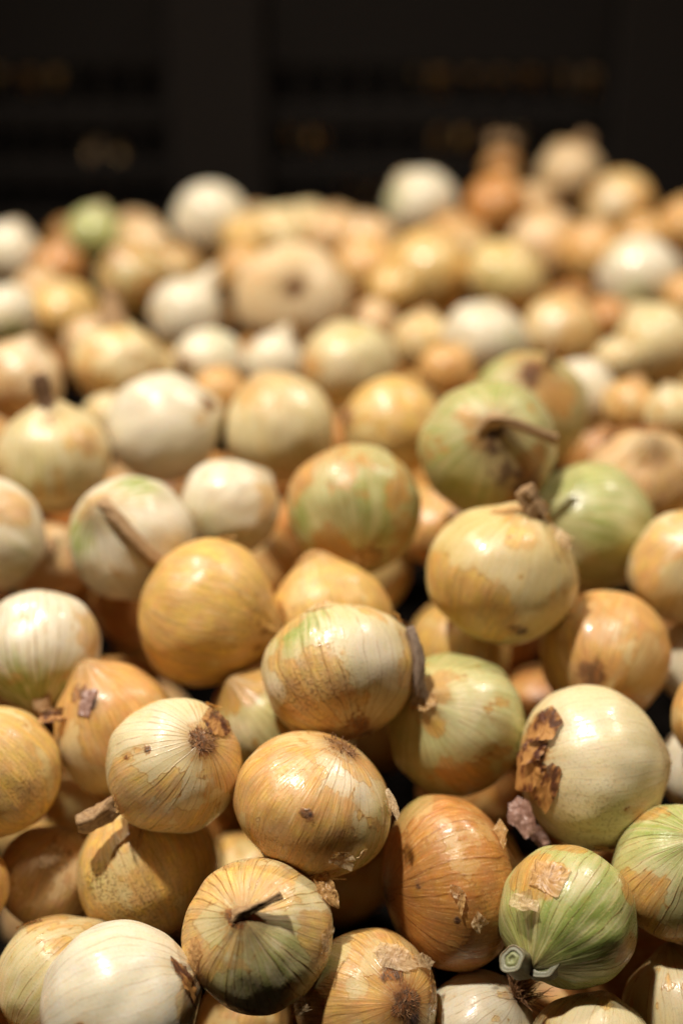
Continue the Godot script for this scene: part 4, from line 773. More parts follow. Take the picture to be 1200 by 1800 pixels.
		{"l": "blurred brown onion between the white one and the dark orange one of the back row", "p": Vector3(0.136, 0.213, -1.658), "a": Vector3(0.21, 0.97, 0.12), "e": 0.0272, "h": 0.9, "s": "amber", "cov": 0.3, "vein": 0.5, "nv": 34, "seed": 4.36, "neck": 0.238, "q": 0, "m": []},
		{"l": "blurred yellow green onion left of the large cream one at the right edge", "p": Vector3(0.245, 0.247, -1.177), "a": Vector3(0.159, 0.986, 0.055), "e": 0.0212, "h": 0.9, "s": "cream", "cov": -0.2, "vein": 0.5, "nv": 34, "seed": 5.73, "neck": 0.098, "q": 0, "m": []},
		{"l": "dim blurred tan onion with stalk ends at the very back", "p": Vector3(0.224, 0.207, -1.996), "a": Vector3(-0.284, 0.958, -0.033), "e": 0.0272, "h": 0.9, "s": "brown", "cov": 0.2, "vein": 0.5, "nv": 34, "seed": 7.1, "neck": 0.16, "q": 0, "m": [], "stem": [[[0.156, 1.195, -0.182, 0.471], [0.067, 1.66, -0.297, 0.353]], [[0.707, 0.95, -0.206, 0.412], [1.087, 1.241, -0.264, 0.294]]], "tint": "tan"},
		{"l": "pale bit of an onion between the withered stem one and the shiny white one", "p": Vector3(-0.185, 0.256, -1.032), "a": Vector3(0.322, 0.945, -0.06), "e": 0.0208, "h": 0.9, "s": "cream", "cov": -0.2, "vein": 0.5, "nv": 34, "seed": 8.47, "neck": 0.194, "q": 0, "m": []},
		{"l": "blurred straw onion filling the back row between the yellowish white and peach ones", "p": Vector3(-0.041, 0.216, -1.684), "a": Vector3(0.275, 0.961, -0.018), "e": 0.0317, "h": 0.9, "s": "cream", "cov": -0.2, "vein": 0.5, "nv": 34, "seed": 9.84, "neck": 0.098, "q": 0, "m": []},
		{"l": "blurred pale tan onion left of the mustard one in the back rows", "p": Vector3(0.032, 0.232, -1.571), "a": Vector3(-0.274, 0.961, -0.027), "e": 0.0323, "h": 0.9, "s": "blush", "cov": -0.1, "vein": 0.5, "nv": 34, "seed": 1.51, "neck": 0.212, "q": 0, "m": []},
		{"l": "blurred honey onion right of the tall white one in the back row", "p": Vector3(-0.107, 0.23, -1.58), "a": Vector3(0.407, 0.912, -0.044), "e": 0.0299, "h": 0.9, "s": "gold", "cov": 0.2, "vein": 0.5, "nv": 34, "seed": 2.88, "neck": 0.146, "q": 0, "m": []},
		{"l": "blurred dull onion under the tall white one of the back row", "p": Vector3(-0.18, 0.221, -1.506), "a": Vector3(0.424, 0.902, -0.08), "e": 0.0263, "h": 0.9, "s": "olive", "cov": 0.1, "vein": 0.5, "nv": 34, "seed": 4.25, "neck": 0.24, "q": 0, "m": []},
		{"l": "blurred honey onion left of the foot of the mustard one", "p": Vector3(0.052, 0.242, -1.378), "a": Vector3(0.367, 0.929, -0.04), "e": 0.0265, "h": 0.9, "s": "gold", "cov": 0.2, "vein": 0.5, "nv": 34, "seed": 5.62, "neck": 0.257, "q": 0, "m": []},
		{"l": "blurred tan onion under the reddish brown one of the back row", "p": Vector3(-0.318, 0.221, -1.435), "a": Vector3(0.452, 0.882, -0.132), "e": 0.0264, "h": 0.9, "s": "blush", "cov": 0.1, "vein": 0.5, "nv": 34, "seed": 6.99, "neck": 0.176, "q": 0, "m": []},
		{"l": "blurred straw green onion behind the yellowish oval one", "p": Vector3(0.147, 0.219, -1.583), "a": Vector3(0.343, 0.939, 0.002), "e": 0.0287, "h": 0.9, "s": "olive", "cov": -0.1, "vein": 0.5, "nv": 34, "seed": 8.36, "neck": 0.26, "q": 0, "m": []},
		{"l": "blurred light orange onion above the whitish one with a green underside", "p": Vector3(0.352, 0.22, -1.621), "a": Vector3(-0.458, 0.883, -0.1), "e": 0.0306, "h": 0.9, "s": "amber", "cov": 0.2, "vein": 0.5, "nv": 34, "seed": 9.73, "neck": 0.143, "q": 0, "m": []},
		{"l": "blurred brownish onion under the whitish one with a green underside", "p": Vector3(0.26, 0.227, -1.328), "a": Vector3(-0.442, 0.886, -0.14), "e": 0.0258, "h": 0.9, "s": "brown", "cov": 0.2, "vein": 0.5, "nv": 34, "seed": 1.4, "neck": 0.103, "q": 0, "m": []},
		{"l": "blurred small peach onion between the pinkish white and tall white ones", "p": Vector3(-0.211, 0.213, -1.538), "a": Vector3(0.43, 0.899, -0.085), "e": 0.023, "h": 0.9, "s": "blush", "cov": 0.1, "vein": 0.5, "nv": 34, "seed": 2.77, "neck": 0.192, "q": 0, "m": []},
	]
	var shared := {}
	for o in list:
		var own: bool = o.q > 0 or o.m.size() > 0
		var key := str(o.s) if not own else ""
		if own or not shared.has(key):
			o.px = 576 if o.q > 0 else 256
			o.job = jobs.size()
			if not own:
				shared[key] = o.job
			jobs.append(o)
		else:
			o.job = shared[key]
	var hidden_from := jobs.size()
	for k in ["amber", "brown", "brown", "gold", "brown", "blush"]:  # skins mostly brown, so part of the shade in the gaps is colour
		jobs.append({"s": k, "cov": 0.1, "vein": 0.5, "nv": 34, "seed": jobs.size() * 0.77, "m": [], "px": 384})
	pictures.resize(jobs.size())
	var group := WorkerThreadPool.add_group_task(paint, jobs.size())
	WorkerThreadPool.wait_for_group_task_completion(group)
	var skins := []
	for i in jobs.size():
		skins.append(skin_material(pictures[i], jobs[i].px))
	for o in list:
		build_onion(o, skins[o.job])
	# the onions beneath: six shapes, copied
	var under := [
		[Vector3(0.082, 0.135, -0.893), Vector3(-0.43, 0.13, -0.89), 0.0326, "half hidden amber onion deep in the heap left of the brown onion"],
		[Vector3(-0.056, 0.156, -1.274), Vector3(0.47, 0.82, -0.32), 0.0391],
		[Vector3(-0.048, 0.168, -0.746), Vector3(0.68, 0.39, -0.62), 0.038, "half hidden brown onion deep in the heap right of the small pale green onion"],
		[Vector3(-0.157, 0.042, -0.513), Vector3(-0.33, -0.78, 0.54), 0.0328],
		[Vector3(-0.174, 0.106, -0.762), Vector3(-0.02, 0.95, 0.31), 0.0384, "half hidden brown onion deep in the heap below the orange topped onion"],
		[Vector3(-0.242, 0.13, -0.635), Vector3(0.18, -0.42, 0.89), 0.0374],
		[Vector3(0.004, 0.135, -0.89), Vector3(-0.3, 0.93, -0.23), 0.0335],
		[Vector3(0.162, 0.202, -0.901), Vector3(0.07, -0.54, 0.84), 0.0338, "half hidden brown onion deep in the heap below the smooth green onion"],
		[Vector3(-0.27, 0.202, -0.968), Vector3(-0.1, -0.43, 0.9), 0.0322],
		[Vector3(-0.053, 0.103, -0.666), Vector3(-0.54, 0.46, -0.71), 0.0356, "half hidden golden onion deep in the heap below the cream and orange onion"],
		[Vector3(-0.155, 0.145, -0.791), Vector3(0.25, -0.48, -0.84), 0.0374, "half hidden brown onion deep in the heap above the orange topped onion"],
		[Vector3(-0.118, 0.143, -1.905), Vector3(-0.35, -0.87, 0.33), 0.0344, "half hidden peach onion deep in the heap left of the blurred yellowish white onion"],
		[Vector3(-0.064, 0.175, -0.932), Vector3(0.04, 0.98, 0.18), 0.0358, "half hidden amber onion deep in the heap right of the large orange onion"],
		[Vector3(0.084, 0.117, -0.74), Vector3(-0.32, 0.03, 0.95), 0.035, "half hidden brown onion deep in the heap below the pale green onion"],
		[Vector3(-0.071, 0.136, -0.895), Vector3(-0.15, -0.61, -0.78), 0.0367, "half hidden brown onion deep in the heap above the small pale green onion"],
		[Vector3(-0.027, 0.149, -1.553), Vector3(-0.11, -0.37, 0.92), 0.0348],
		[Vector3(-0.329, 0.157, -1.387), Vector3(-0.72, -0.66, -0.19), 0.0385, "half hidden brown onion deep in the heap above the blurred pinkish cream onion"],
		[Vector3(-0.234, 0.169, -0.735), Vector3(0.55, -0.23, -0.81), 0.0339, "half hidden peach onion deep in the heap above the smooth amber onion"],
		[Vector3(-0.131, 0.056, -0.63), Vector3(-0.61, -0.27, 0.74), 0.0322],
		[Vector3(0.028, 0.021, -0.659), Vector3(-0.84, -0.08, -0.53), 0.0338, "half hidden brown onion deep in the heap left of the pale pinkish white onion"],
		[Vector3(-0.259, 0.143, -1.759), Vector3(0.21, 0.26, -0.94), 0.039],
		[Vector3(-0.28, 0.264, -0.862), Vector3(0.98, 0.08, -0.21), 0.0378],
		[Vector3(0.165, 0.084, -0.627), Vector3(-0.96, -0.28, 0.03), 0.0391, "half hidden brown onion deep in the heap right of the bright green onion"],
		[Vector3(-0.027, 0.106, -0.761), Vector3(0.78, 0.01, 0.63), 0.0323],
		[Vector3(-0.531, 0.143, -1.757), Vector3(-0.79, -0.37, -0.49), 0.0376],
		[Vector3(0.495, 0.15, -1.539), Vector3(0.11, 0.3, -0.95), 0.0328],
		[Vector3(-0.067, 0.173, -1.191), Vector3(-0.14, 0.61, 0.78), 0.0323],
		[Vector3(0.304, 0.263, -0.836), Vector3(-0.86, 0.43, 0.26), 0.0377],
		[Vector3(0.276, 0.124, -1.638), Vector3(-0.19, 0.85, -0.49), 0.0364, "half hidden brown onion deep in the heap left of the blurred brownish onion"],
		[Vector3(0.235, 0.16, -0.548), Vector3(-0.47, 0.78, 0.42), 0.0322],
		[Vector3(0.045, 0.192, -1.058), Vector3(-0.09, 0.69, 0.72), 0.0384, "half hidden amber onion deep in the heap below the orange onion"],
		[Vector3(-0.558, 0.143, -1.906), Vector3(0.67, 0.74, -0.04), 0.0368],
		[Vector3(0.242, 0.1, -0.575), Vector3(-0.44, 0.82, -0.36), 0.0373],
		[Vector3(0.001, 0.064, -0.609), Vector3(0.99, -0.06, 0.1), 0.0351, "half hidden golden onion deep in the heap right of the small orange onion low"],
		[Vector3(0.075, 0.147, -1.405), Vector3(-0.15, 0.87, -0.46), 0.0362, "half hidden brown onion deep in the heap below the blurred yellow onion"],
		[Vector3(0.147, 0.052, -0.626), Vector3(0.96, 0.28, 0.09), 0.0351, "half hidden peach onion deep in the heap below the bright green onion"],
		[Vector3(0.305, 0.144, -1.72), Vector3(-0.9, 0.44, -0.01), 0.0385, "half hidden amber onion deep in the heap above the blurred brownish onion"],
		[Vector3(-0.09, 0.019, -0.581), Vector3(0.72, 0.36, -0.59), 0.0337],
		[Vector3(-0.044, 0.059, -0.635), Vector3(0.48, -0.74, 0.48), 0.0334],
		[Vector3(0.076, 0.026, -0.581), Vector3(-0.92, 0, 0.4), 0.0356],
		[Vector3(0.139, 0.048, -0.515), Vector3(-0, -0.66, 0.75), 0.0388],
		[Vector3(0.441, 0.145, -1.701), Vector3(-0.66, -0.54, 0.52), 0.0333],
		[Vector3(0.118, 0.048, -0.589), Vector3(-0.71, 0.2, 0.67), 0.0322, "half hidden amber onion deep in the heap right of the pale pinkish white onion"],
		[Vector3(-0.226, 0.1, -0.88), Vector3(-0.33, 0.86, 0.38), 0.0363, "half hidden brown onion deep in the heap left of the orange topped onion"],
		[Vector3(-0.261, 0.215, -0.647), Vector3(0.14, 0.78, 0.61), 0.0348],
		[Vector3(0.013, 0.175, -0.932), Vector3(0.29, 0.82, -0.49), 0.0379, "half hidden golden onion deep in the heap above the light orange onion"],
		[Vector3(0.126, 0.142, -1.867), Vector3(-0.52, -0.67, 0.53), 0.0374],
		[Vector3(0.527, 0.208, -1.728), Vector3(0.63, 0.03, -0.77), 0.0319],
		[Vector3(0.358, 0.163, -1.279), Vector3(-0.68, 0.62, 0.39), 0.0321],
		[Vector3(-0.444, 0.224, -1.33), Vector3(0.07, 0.73, 0.68), 0.0337],
		[Vector3(0.423, 0.148, -1.584), Vector3(-0.84, 0.27, -0.46), 0.0389],
		[Vector3(-0.421, 0.155, -1.395), Vector3(0.1, 0.56, 0.82), 0.0333],
		[Vector3(0.311, 0.27, -0.936), Vector3(0.75, -0.54, -0.38), 0.032],
		[Vector3(-0.006, 0.143, -1.902), Vector3(0.47, -0.88, -0.06), 0.0349],
		[Vector3(-0.143, 0.104, -0.92), Vector3(0.53, 0.81, -0.26), 0.0347, "half hidden amber onion deep in the heap left of the large orange onion"],
		[Vector3(0.269, 0.14, -1.857), Vector3(0.26, 0.94, 0.21), 0.0389],
		[Vector3(-0.09, 0.145, -1.581), Vector3(-0.98, 0.12, 0.14), 0.0376, "half hidden brown onion deep in the heap left of the broad peach onion"],
		[Vector3(-0.093, 0.082, -0.693), Vector3(-0.27, 0.03, -0.96), 0.0373, "half hidden golden onion deep in the heap right of the yellow onion"],
		[Vector3(0.433, 0.155, -1.395), Vector3(0.88, 0.3, -0.38), 0.0369],
		[Vector3(-0.318, 0.203, -0.896), Vector3(0.26, 0.15, -0.95), 0.0331],
		[Vector3(0.285, 0.148, -1.431), Vector3(-0.61, -0.65, 0.46), 0.0384, "half hidden amber onion deep in the heap left of the blurred yellow green onion"],
		[Vector3(-0.32, 0.255, -1.076), Vector3(-0.87, -0.23, 0.44), 0.0324],
		[Vector3(0.205, 0.158, -1.374), Vector3(-0.23, 0.76, -0.61), 0.038],
		[Vector3(0.052, 0.041, -0.512), Vector3(0.25, -0.92, 0.31), 0.0335],
		[Vector3(-0.215, 0.125, -0.542), Vector3(0.82, 0.44, 0.36), 0.0364, "half hidden brown onion deep in the heap left of the yellow green onion"],
		[Vector3(0.472, 0.212, -1.593), Vector3(0.2, 0.65, 0.73), 0.0335],
		[Vector3(0.105, 0.171, -1.156), Vector3(-0.55, 0.62, -0.56), 0.0369],
		[Vector3(0.024, 0.156, -0.83), Vector3(0.29, -0.45, 0.85), 0.0353, "half hidden brown onion deep in the heap right of the glossy cream and green onion"],
		[Vector3(0.141, 0.139, -0.796), Vector3(-0.47, 0.57, -0.67), 0.035, "half hidden brown onion deep in the heap above the large smooth pale yellow onion"],
		[Vector3(-0.327, 0.162, -1.298), Vector3(-0.62, 0.69, 0.37), 0.0333],
		[Vector3(0.354, 0.156, -1.416), Vector3(0.34, 0.63, -0.7), 0.0362, "half hidden brown onion deep in the heap right of the large blurred cream onion"],
		[Vector3(-0.14, 0.091, -0.846), Vector3(0.63, -0.73, 0.26), 0.0344, "half hidden peach onion deep in the heap right of the orange topped onion"],
		[Vector3(-0.231, 0.194, -1.035), Vector3(-0.23, 0.35, 0.91), 0.0358],
		[Vector3(-0.003, 0.116, -0.712), Vector3(0.02, -0.7, 0.71), 0.0346, "half hidden brown onion deep in the heap right of the cream and orange onion"],
		[Vector3(-0.007, 0.156, -1.437), Vector3(0.69, 0.4, 0.61), 0.0376],
		[Vector3(-0.294, 0.126, -1.567), Vector3(-1, 0.04, -0.06), 0.0338, "half hidden golden onion deep in the heap right of the blurred yellow tan onion"],
		[Vector3(0.166, 0.096, -0.728), Vector3(-1, 0.06, 0), 0.0325, "half hidden brown onion deep in the heap below the large smooth pale yellow onion"],
		[Vector3(0.432, 0.222, -1.415), Vector3(-0.87, -0.49, 0.05), 0.0364],
		[Vector3(0.339, 0.149, -1.56), Vector3(0.42, 0.49, -0.77), 0.0379],
		[Vector3(-0.112, 0.143, -1.759), Vector3(-0.9, -0.42, -0.04), 0.0352],
		[Vector3(0.194, 0.144, -1.728), Vector3(-0.62, -0.21, 0.76), 0.0334],
		[Vector3(0.072, 0.129, -0.649), Vector3(0.51, 0.1, -0.85), 0.0371, "half hidden golden onion deep in the heap right of the glossy copper brown onion"],
		[Vector3(-0.093, 0.117, -0.721), Vector3(-0.43, 0.49, 0.76), 0.0349, "half hidden brown onion deep in the heap below the pale onion"],
		[Vector3(-0.157, 0.027, -0.582), Vector3(0.68, -0.68, -0.3), 0.0335],
		[Vector3(0.288, 0.202, -0.904), Vector3(-0.36, -0.87, -0.32), 0.0391],
		[Vector3(-0.455, 0.213, -1.555), Vector3(-0.77, 0.61, 0.21), 0.0338],
		[Vector3(-0.375, 0.121, -1.923), Vector3(-0.84, 0.09, 0.54), 0.0346, "half hidden brown onion deep in the heap left of the blurred mint green onion"],
		[Vector3(0.189, 0.174, -1.184), Vector3(0.71, 0.32, 0.62), 0.0337],
		[Vector3(-0.248, 0.19, -0.817), Vector3(0.24, 0.65, 0.72), 0.0345, "half hidden brown onion deep in the heap below the pale green white onion"],
		[Vector3(-0.208, 0.082, -0.552), Vector3(0.65, 0.03, 0.76), 0.0391],
		[Vector3(0.235, 0.195, -0.602), Vector3(-0.26, 0.95, -0.18), 0.0355],
		[Vector3(0.014, 0.147, -1.215), Vector3(-0.33, 0.92, -0.2), 0.0325, "half hidden brown onion deep in the heap left of the orange onion"],
		[Vector3(-0.046, 0.191, -1.069), Vector3(0.13, -0.83, -0.54), 0.0352, "half hidden brown onion deep in the heap below the shiny cream onion"],
		[Vector3(0.309, 0.19, -1.045), Vector3(-0.21, -0.61, 0.76), 0.0381],
		[Vector3(-0.233, 0.107, -0.487), Vector3(-0.39, -0.68, 0.61), 0.0375],
		[Vector3(0.271, 0.238, -0.717), Vector3(0.29, -0.93, -0.23), 0.0344],
		[Vector3(-0.319, 0.177, -1.158), Vector3(0.78, -0.59, -0.21), 0.0372, "half hidden amber onion deep in the heap below the blurred pinkish cream onion"],
		[Vector3(-0.108, 0.195, -1.021), Vector3(-0.1, -0.93, -0.36), 0.0333, "half hidden brown onion deep in the heap left of the small smooth white onion"],
		[Vector3(0.114, 0.146, -1.598), Vector3(0.47, 0.88, -0.04), 0.0363, "half hidden brown onion deep in the heap below the blurred mustard yellow onion standing"],
		[Vector3(-0.197, 0.163, -1.286), Vector3(-0.15, 0.94, 0.3), 0.039],
		[Vector3(-0.195, 0.2, -0.979), Vector3(0.52, -0.85, 0.04), 0.0329, "half hidden brown onion deep in the heap above the narrow orange onion"],
		[Vector3(0.215, 0.105, -0.483), Vector3(0.3, 0.35, -0.88), 0.0352],
		[Vector3(-0.409, 0.222, -1.391), Vector3(0.97, 0.16, 0.2), 0.0387],
		[Vector3(0.246, 0.19, -1.019), Vector3(-0.75, 0.03, -0.67), 0.0341],
		[Vector3(-0.215, 0.17, -0.935), Vector3(-1, 0.05, 0.01), 0.0347, "half hidden brown onion deep in the heap below the narrow orange onion"],
		[Vector3(0.211, 0.046, -0.516), Vector3(0.37, 0.92, 0.12), 0.0364],
		[Vector3(-0.083, 0.131, -1.442), Vector3(0.52, 0.39, 0.76), 0.0381, "half hidden brown onion deep in the heap above the shiny cream onion"],
		[Vector3(-0.58, 0.207, -1.944), Vector3(0.91, 0.29, 0.3), 0.0323],
		[Vector3(0.261, 0.194, -0.823), Vector3(0.91, -0.39, -0.13), 0.0338],
		[Vector3(0.023, 0.143, -1.769), Vector3(0.16, -0.82, 0.55), 0.039],
		[Vector3(-0.119, 0.16, -1.33), Vector3(0.75, -0.56, -0.36), 0.0332],
		[Vector3(0.2, 0.143, -1.909), Vector3(0.4, 0.6, -0.69), 0.0365],
		[Vector3(0.107, 0.165, -0.861), Vector3(0.3, -0.09, -0.95), 0.0385, "half hidden brown onion deep in the heap right of the brown onion"],
		[Vector3(-0.389, 0.164, -1.269), Vector3(-0.58, -0.8, 0.17), 0.039],
		[Vector3(0.294, 0.177, -0.765), Vector3(0.16, -0.89, -0.42), 0.0386],
		[Vector3(0.563, 0.206, -1.858), Vector3(-0.13, 0.47, 0.87), 0.0336],
		[Vector3(-0.011, 0.045, -0.514), Vector3(0.63, -0.58, -0.52), 0.0327],
		[Vector3(-0.371, 0.148, -1.576), Vector3(-0.41, 0.87, 0.29), 0.0335],
		[Vector3(0.089, 0.117, -0.795), Vector3(-0.45, -0.67, -0.59), 0.0359],
		[Vector3(-0.102, 0.073, -0.536), Vector3(0.03, -1, -0.01), 0.0373],
		[Vector3(0.362, 0.241, -1.159), Vector3(0.83, -0.16, 0.53), 0.0351],
		[Vector3(-0.245, 0.18, -1.138), Vector3(-0.96, 0.22, 0.18), 0.0323],
		[Vector3(0.381, 0.143, -1.67), Vector3(-0.56, 0.83, -0), 0.0373],
		[Vector3(-0.194, 0.132, -1.421), Vector3(-0.57, -0.24, 0.79), 0.0353, "half hidden golden onion deep in the heap right of the blurred pale onion"],
		[Vector3(0.313, 0.261, -1.034), Vector3(-0.82, 0.09, -0.57), 0.0376],
		[Vector3(-0.165, 0.125, -1.593), Vector3(0.39, -0.91, -0.13), 0.0331, "half hidden peach onion deep in the heap right of the pointed white blurred onion"],
		[Vector3(0.222, 0.203, -0.933), Vector3(0.81, 0.04, 0.59), 0.0375],
		[Vector3(-0.105, 0.194, -0.822), Vector3(0.83, 0.48, 0.27), 0.0335],
		[Vector3(-0.124, 0.203, -0.956), Vector3(0.03, 0.47, 0.88), 0.0379, "half hidden brown onion deep in the heap below the shiny white onion"],
		[Vector3(-0, 0.054, -0.733), Vector3(0.67, 0.64, -0.36), 0.0333, "half hidden golden onion deep in the heap left of the glossy copper brown onion"],
		[Vector3(0.122, 0.05, -0.701), Vector3(0.22, 0.36, 0.91), 0.0353, "half hidden brown onion deep in the heap left of the bright green onion"],
		[Vector3(0.081, 0.146, -1.666), Vector3(0.59, -0.79, 0.15), 0.0384],
		[Vector3(0.371, 0.143, -1.878), Vector3(-0.85, -0.24, -0.46), 0.0376],
		[Vector3(-0.027, 0.175, -0.987), Vector3(-0.34, 0.89, -0.31), 0.0324, "half hidden brown onion deep in the heap left of the round olive onion"],
		[Vector3(0.197, 0.18, -0.817), Vector3(-0.42, 0.1, 0.9), 0.0353, "half hidden brown onion deep in the heap right of the shiny orange onion"],
		[Vector3(-0.519, 0.215, -1.523), Vector3(-0.69, 0.66, -0.31), 0.0379],
		[Vector3(0.371, 0.182, -1.128), Vector3(-0.82, 0.1, 0.56), 0.0338],
		[Vector3(0.175, 0.13, -0.849), Vector3(0.93, 0.31, -0.2), 0.032],
		[Vector3(-0.039, 0.125, -0.825), Vector3(-0.18, -0.82, 0.55), 0.034],
		[Vector3(0.082, 0.049, -0.76), Vector3(0.57, -0.24, 0.78), 0.0381],
		[Vector3(0.113, 0.198, -0.947), Vector3(-0.85, -0.24, -0.47), 0.0374],
		[Vector3(0.079, 0.164, -1.263), Vector3(-0.3, -0.83, 0.47), 0.0324, "half hidden golden onion deep in the heap right of the orange onion"],
		[Vector3(0.013, 0.158, -1.292), Vector3(-0.63, -0.09, 0.77), 0.032, "half hidden brown onion deep in the heap below the pale blurred onion"],
		[Vector3(-0.333, 0.192, -1.051), Vector3(0.53, 0.39, -0.75), 0.0372],
		[Vector3(-0.084, 0.112, -0.782), Vector3(-0.37, -0.43, -0.82), 0.0328],
		[Vector3(0.168, 0.11, -0.695), Vector3(-0.7, -0.5, 0.51), 0.035, "half hidden brown onion deep in the heap left of the green and white striped onion"],
		[Vector3(0.207, 0.161, -1.307), Vector3(-0.22, -0.63, -0.74), 0.0333],
		[Vector3(0.028, 0.092, -0.851), Vector3(0.07, -0.93, 0.37), 0.0361, "half hidden golden onion deep in the heap below the glossy cream and green onion"],
		[Vector3(-0.244, 0.236, -0.726), Vector3(-0.67, -0.68, 0.29), 0.0322],
		[Vector3(-0.19, 0.046, -0.711), Vector3(-0.24, 0.46, -0.85), 0.0378, "half hidden peach onion deep in the heap below the reddish tan onion"],
		[Vector3(-0.185, 0.142, -1.86), Vector3(-0.68, 0.73, 0.06), 0.0378, "half hidden amber onion deep in the heap above the blurred dull onion"],
		[Vector3(0.155, 0.112, -0.788), Vector3(-0.76, 0.5, -0.42), 0.034],
		[Vector3(0.495, 0.156, -1.428), Vector3(0.71, 0.63, 0.31), 0.0373],
		[Vector3(0.057, 0.172, -1.01), Vector3(0, -0.68, 0.74), 0.032, "half hidden golden onion deep in the heap left of the small bright orange onion"],
		[Vector3(-0.152, 0.169, -0.898), Vector3(-0.34, 0.91, -0.23), 0.0329, "half hidden brown onion deep in the heap right of the narrow orange onion"],
		[Vector3(-0.193, 0.123, -1.705), Vector3(-0.91, -0.41, 0.04), 0.039, "half hidden peach onion deep in the heap above the pointed white blurred onion"],
		[Vector3(0.327, 0.174, -1.185), Vector3(-0.47, 0.14, -0.87), 0.0329],
		[Vector3(0.152, 0.165, -1.256), Vector3(0.91, -0.29, 0.3), 0.0389],
		[Vector3(0.561, 0.143, -1.916), Vector3(-0.69, 0.34, 0.64), 0.0361],
		[Vector3(-0.184, 0.116, -0.704), Vector3(0.54, -0.21, -0.81), 0.0356, "half hidden golden onion deep in the heap above the reddish tan onion"],
		[Vector3(-0.15, 0.101, -0.485), Vector3(0.4, 0.38, -0.83), 0.036],
		[Vector3(-0.278, 0.142, -1.866), Vector3(0.03, 0.59, -0.81), 0.038, "half hidden peach onion deep in the heap left of the blurred pinkish white onion"],
		[Vector3(-0.315, 0.269, -0.947), Vector3(0.39, -0.16, 0.91), 0.036],
		[Vector3(-0.384, 0.246, -1.127), Vector3(-0.91, 0.39, 0.1), 0.0327],
		[Vector3(0.509, 0.145, -1.705), Vector3(-0.83, -0.41, -0.38), 0.032],
		[Vector3(0.426, 0.225, -1.314), Vector3(0.94, -0.34, 0.01), 0.0349],
		[Vector3(0.236, 0.154, -1.163), Vector3(0.06, 0.99, -0.09), 0.0366, "half hidden brown onion deep in the heap left of the peach onion"],
		[Vector3(-0.302, 0.258, -0.799), Vector3(0.78, -0.07, -0.62), 0.0325],
		[Vector3(-0.387, 0.177, -1.161), Vector3(-0.53, -0.81, -0.24), 0.0333],
		[Vector3(-0.504, 0.148, -1.596), Vector3(-0.56, -0.35, 0.75), 0.0323],
		[Vector3(-0.258, 0.157, -1.391), Vector3(0.13, 0.18, 0.97), 0.034, "half hidden brown onion deep in the heap left of the blurred pale onion"],
		[Vector3(-0.4, 0.144, -1.73), Vector3(-0.91, 0.32, -0.26), 0.0391],
		[Vector3(0.121, 0.192, -1.059), Vector3(-0.04, -0.98, 0.18), 0.0363],
		[Vector3(-0.166, 0.164, -1.095), Vector3(0.71, 0.69, 0.15), 0.037, "half hidden peach onion deep in the heap below the pale bit"],
		[Vector3(0.338, 0.204, -0.957), Vector3(0.25, -0.36, -0.9), 0.0377],
		[Vector3(0.42, 0.164, -1.269), Vector3(0.45, 0.87, 0.2), 0.0341],
	]
	var kinds := []
	for i in under.size():
		var u: Array = under[i]
		var root: Node3D
		var k := i % 6
		if i < 6:
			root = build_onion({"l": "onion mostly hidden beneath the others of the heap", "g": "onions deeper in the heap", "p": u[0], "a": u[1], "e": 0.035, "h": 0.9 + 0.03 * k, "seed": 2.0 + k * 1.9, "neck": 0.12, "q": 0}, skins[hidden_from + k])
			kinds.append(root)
		else:
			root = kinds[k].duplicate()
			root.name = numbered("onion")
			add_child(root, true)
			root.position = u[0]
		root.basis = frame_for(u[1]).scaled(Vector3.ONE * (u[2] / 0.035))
		root.set_meta("label", u[3] if u.size() > 3 else "onion buried beneath the others of the heap")
	# onions in the black crates, seen through the slots
	var stored := [
		[Vector3(-0.62, 0.2, -2.171), Vector3(-0.36, -0.1, 0.93), 0.0358],
		[Vector3(-0.53, 0.318, -2.158), Vector3(-0.01, -0.97, 0.23), 0.0356],
		[Vector3(-0.45, 0.308, -2.159), Vector3(0.14, 0.97, 0.19), 0.037],
		[Vector3(-0.36, 0.17, -2.169), Vector3(0.71, -0.61, 0.35), 0.0358],
		[Vector3(-0.05, 0.22, -2.17), Vector3(-0.65, -0.66, 0.38), 0.0355],
		[Vector3(0.03, 0.14, -2.166), Vector3(-0.9, -0, -0.44), 0.0347],
		[Vector3(0.14, 0.308, -2.163), Vector3(-0.22, 0.14, -0.97), 0.0348],
		[Vector3(0.215, 0.318, -2.164), Vector3(0.59, 0.56, -0.58), 0.0347],
		[Vector3(0.29, 0.318, -2.165), Vector3(0.78, -0.17, 0.61), 0.0351],
		[Vector3(0.36, 0.298, -2.158), Vector3(-0.52, -0.69, -0.5), 0.0351],
		[Vector3(0.17, 0.21, -2.163), Vector3(0.96, -0.24, -0.13), 0.0365],
		[Vector3(0.25, 0.22, -2.156), Vector3(-0.43, 0.02, 0.9), 0.0353],
	]
	for i in stored.size():
		var u: Array = stored[i]
		var root: Node3D = kinds[(i % 2) * 5].duplicate()
		root.name = numbered("onion")
		add_child(root, true)
		root.position = u[0]
		root.basis = frame_for(u[1]).scaled(Vector3.ONE * (u[2] / 0.035))
		root.set_meta("label", "onion inside a black crate, glimpsed through its slots")
		root.set_meta("group", "onions in the black crates")
	scraps()

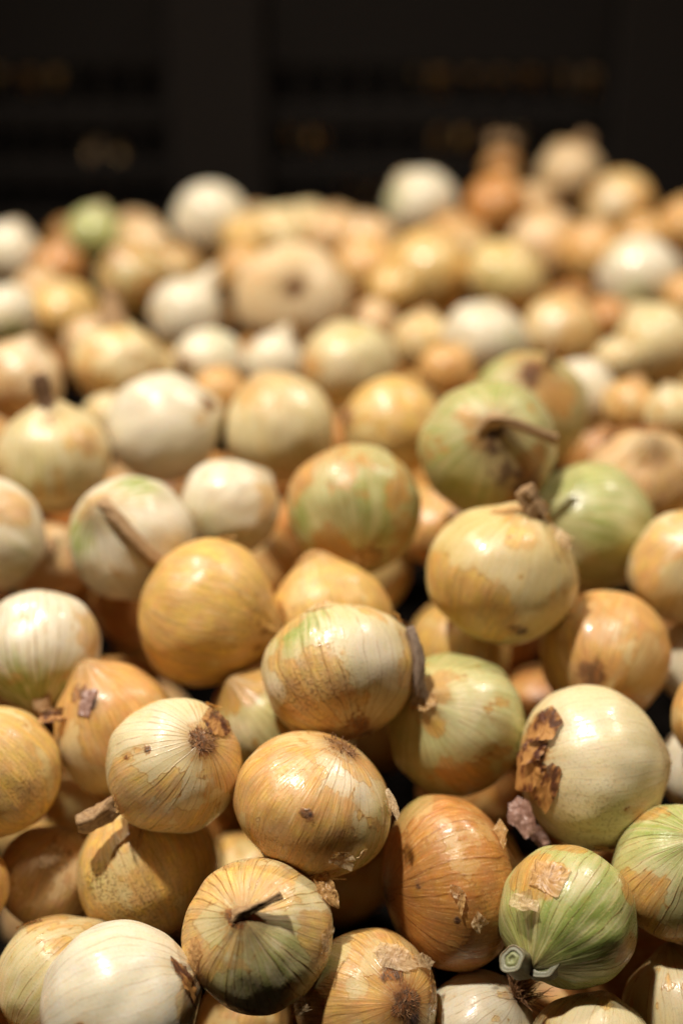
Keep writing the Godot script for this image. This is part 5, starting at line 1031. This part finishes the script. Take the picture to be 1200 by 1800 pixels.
func scraps() -> void:
	scrap("purple brown curled dry skin between the pale green onion and the large smooth pale one", Vector3(0.097, 0.215, -0.603), Vector3(-0.403, 0.709, 0.524), Vector3(0.3, -0.544, 0.766), 0.0117, 0.0074, 0.8, "purple", 1.3)
	scrap("brown dry leaf beside the purple brown curled skin, above the copper brown onion", Vector3(0.957, -5.131, -7.08), Vector3(0.226, 0.908, 0.324), Vector3(0.514, 0.642, -0.461), 0.1152, 0.0576, 0.7, "tan", 3.2)
	scrap("pale tan skin scrap standing between the copper brown onion and the bright green one", Vector3(0.088, 0.223, -0.526), Vector3(-0.179, 0.904, 0.224), Vector3(0.92, -0.095, 0.382), 0.0089, 0.0056, 0.9, "pale", 5.1)
	scrap("dark purple translucent skin scrap at the foot of the purple brown one", Vector3(0.107, 0.199, -0.604), Vector3(-0.207, 0.88, 0.404), Vector3(0.547, -0.364, 0.677), 0.0081, 0.005, 0.6, "purple", 7)
	scrap("ragged tan skin hanging in the gap under the peeling cream and orange onion", Vector3(-0.008, 0.218, -0.542), Vector3(0.109, 0.831, 0.456), Vector3(0.403, -0.521, 0.613), 0.0097, 0.0057, 0.7, "tan", 8.9)
	scrap("thin yellowish skin strip between the peeling onion and the copper brown one", Vector3(0.026, 0.247, -0.573), Vector3(0.07, 0.806, 0.505), Vector3(0.29, -0.625, 0.66), 0.0087, 0.0023, 0.6, "pale", 10.8)
	scrap("small tan skin crumb in the dark gap left of the purple brown scraps", Vector3(0.084, 0.22, -0.582), Vector3(-0.287, 0.876, 0.399), Vector3(0.166, -0.609, 0.68), 0.0078, 0.0033, 0.8, "tan", 12.7)
	scrap("pale skin shred caught under the onion with the bent dry neck", Vector3(-0.02, 0.17, -0.508), Vector3(0.116, 0.993, 0.099), Vector3(0.697, 0.471, -0.391), 0.0057, 0.0037, 0.6, "pale", 14.6)
	scrap("brown skin crumbs at the foot of the white onion with green stripes", Vector3(-0.16, 0.247, -0.646), Vector3(0.261, 0.917, 0.401), Vector3(0.896, 0.136, -0.196), 0.0095, 0.0041, 0.7, "brown", 16.5)
	scrap("whitish papery skin bit beside the papery neck of the shiny yellow onion", Vector3(0.127, 0.323, -0.714), Vector3(-0.039, 0.789, 0.597), Vector3(0.476, -0.615, 0.543), 0.0072, 0.0042, 0.8, "pale", 18.4)
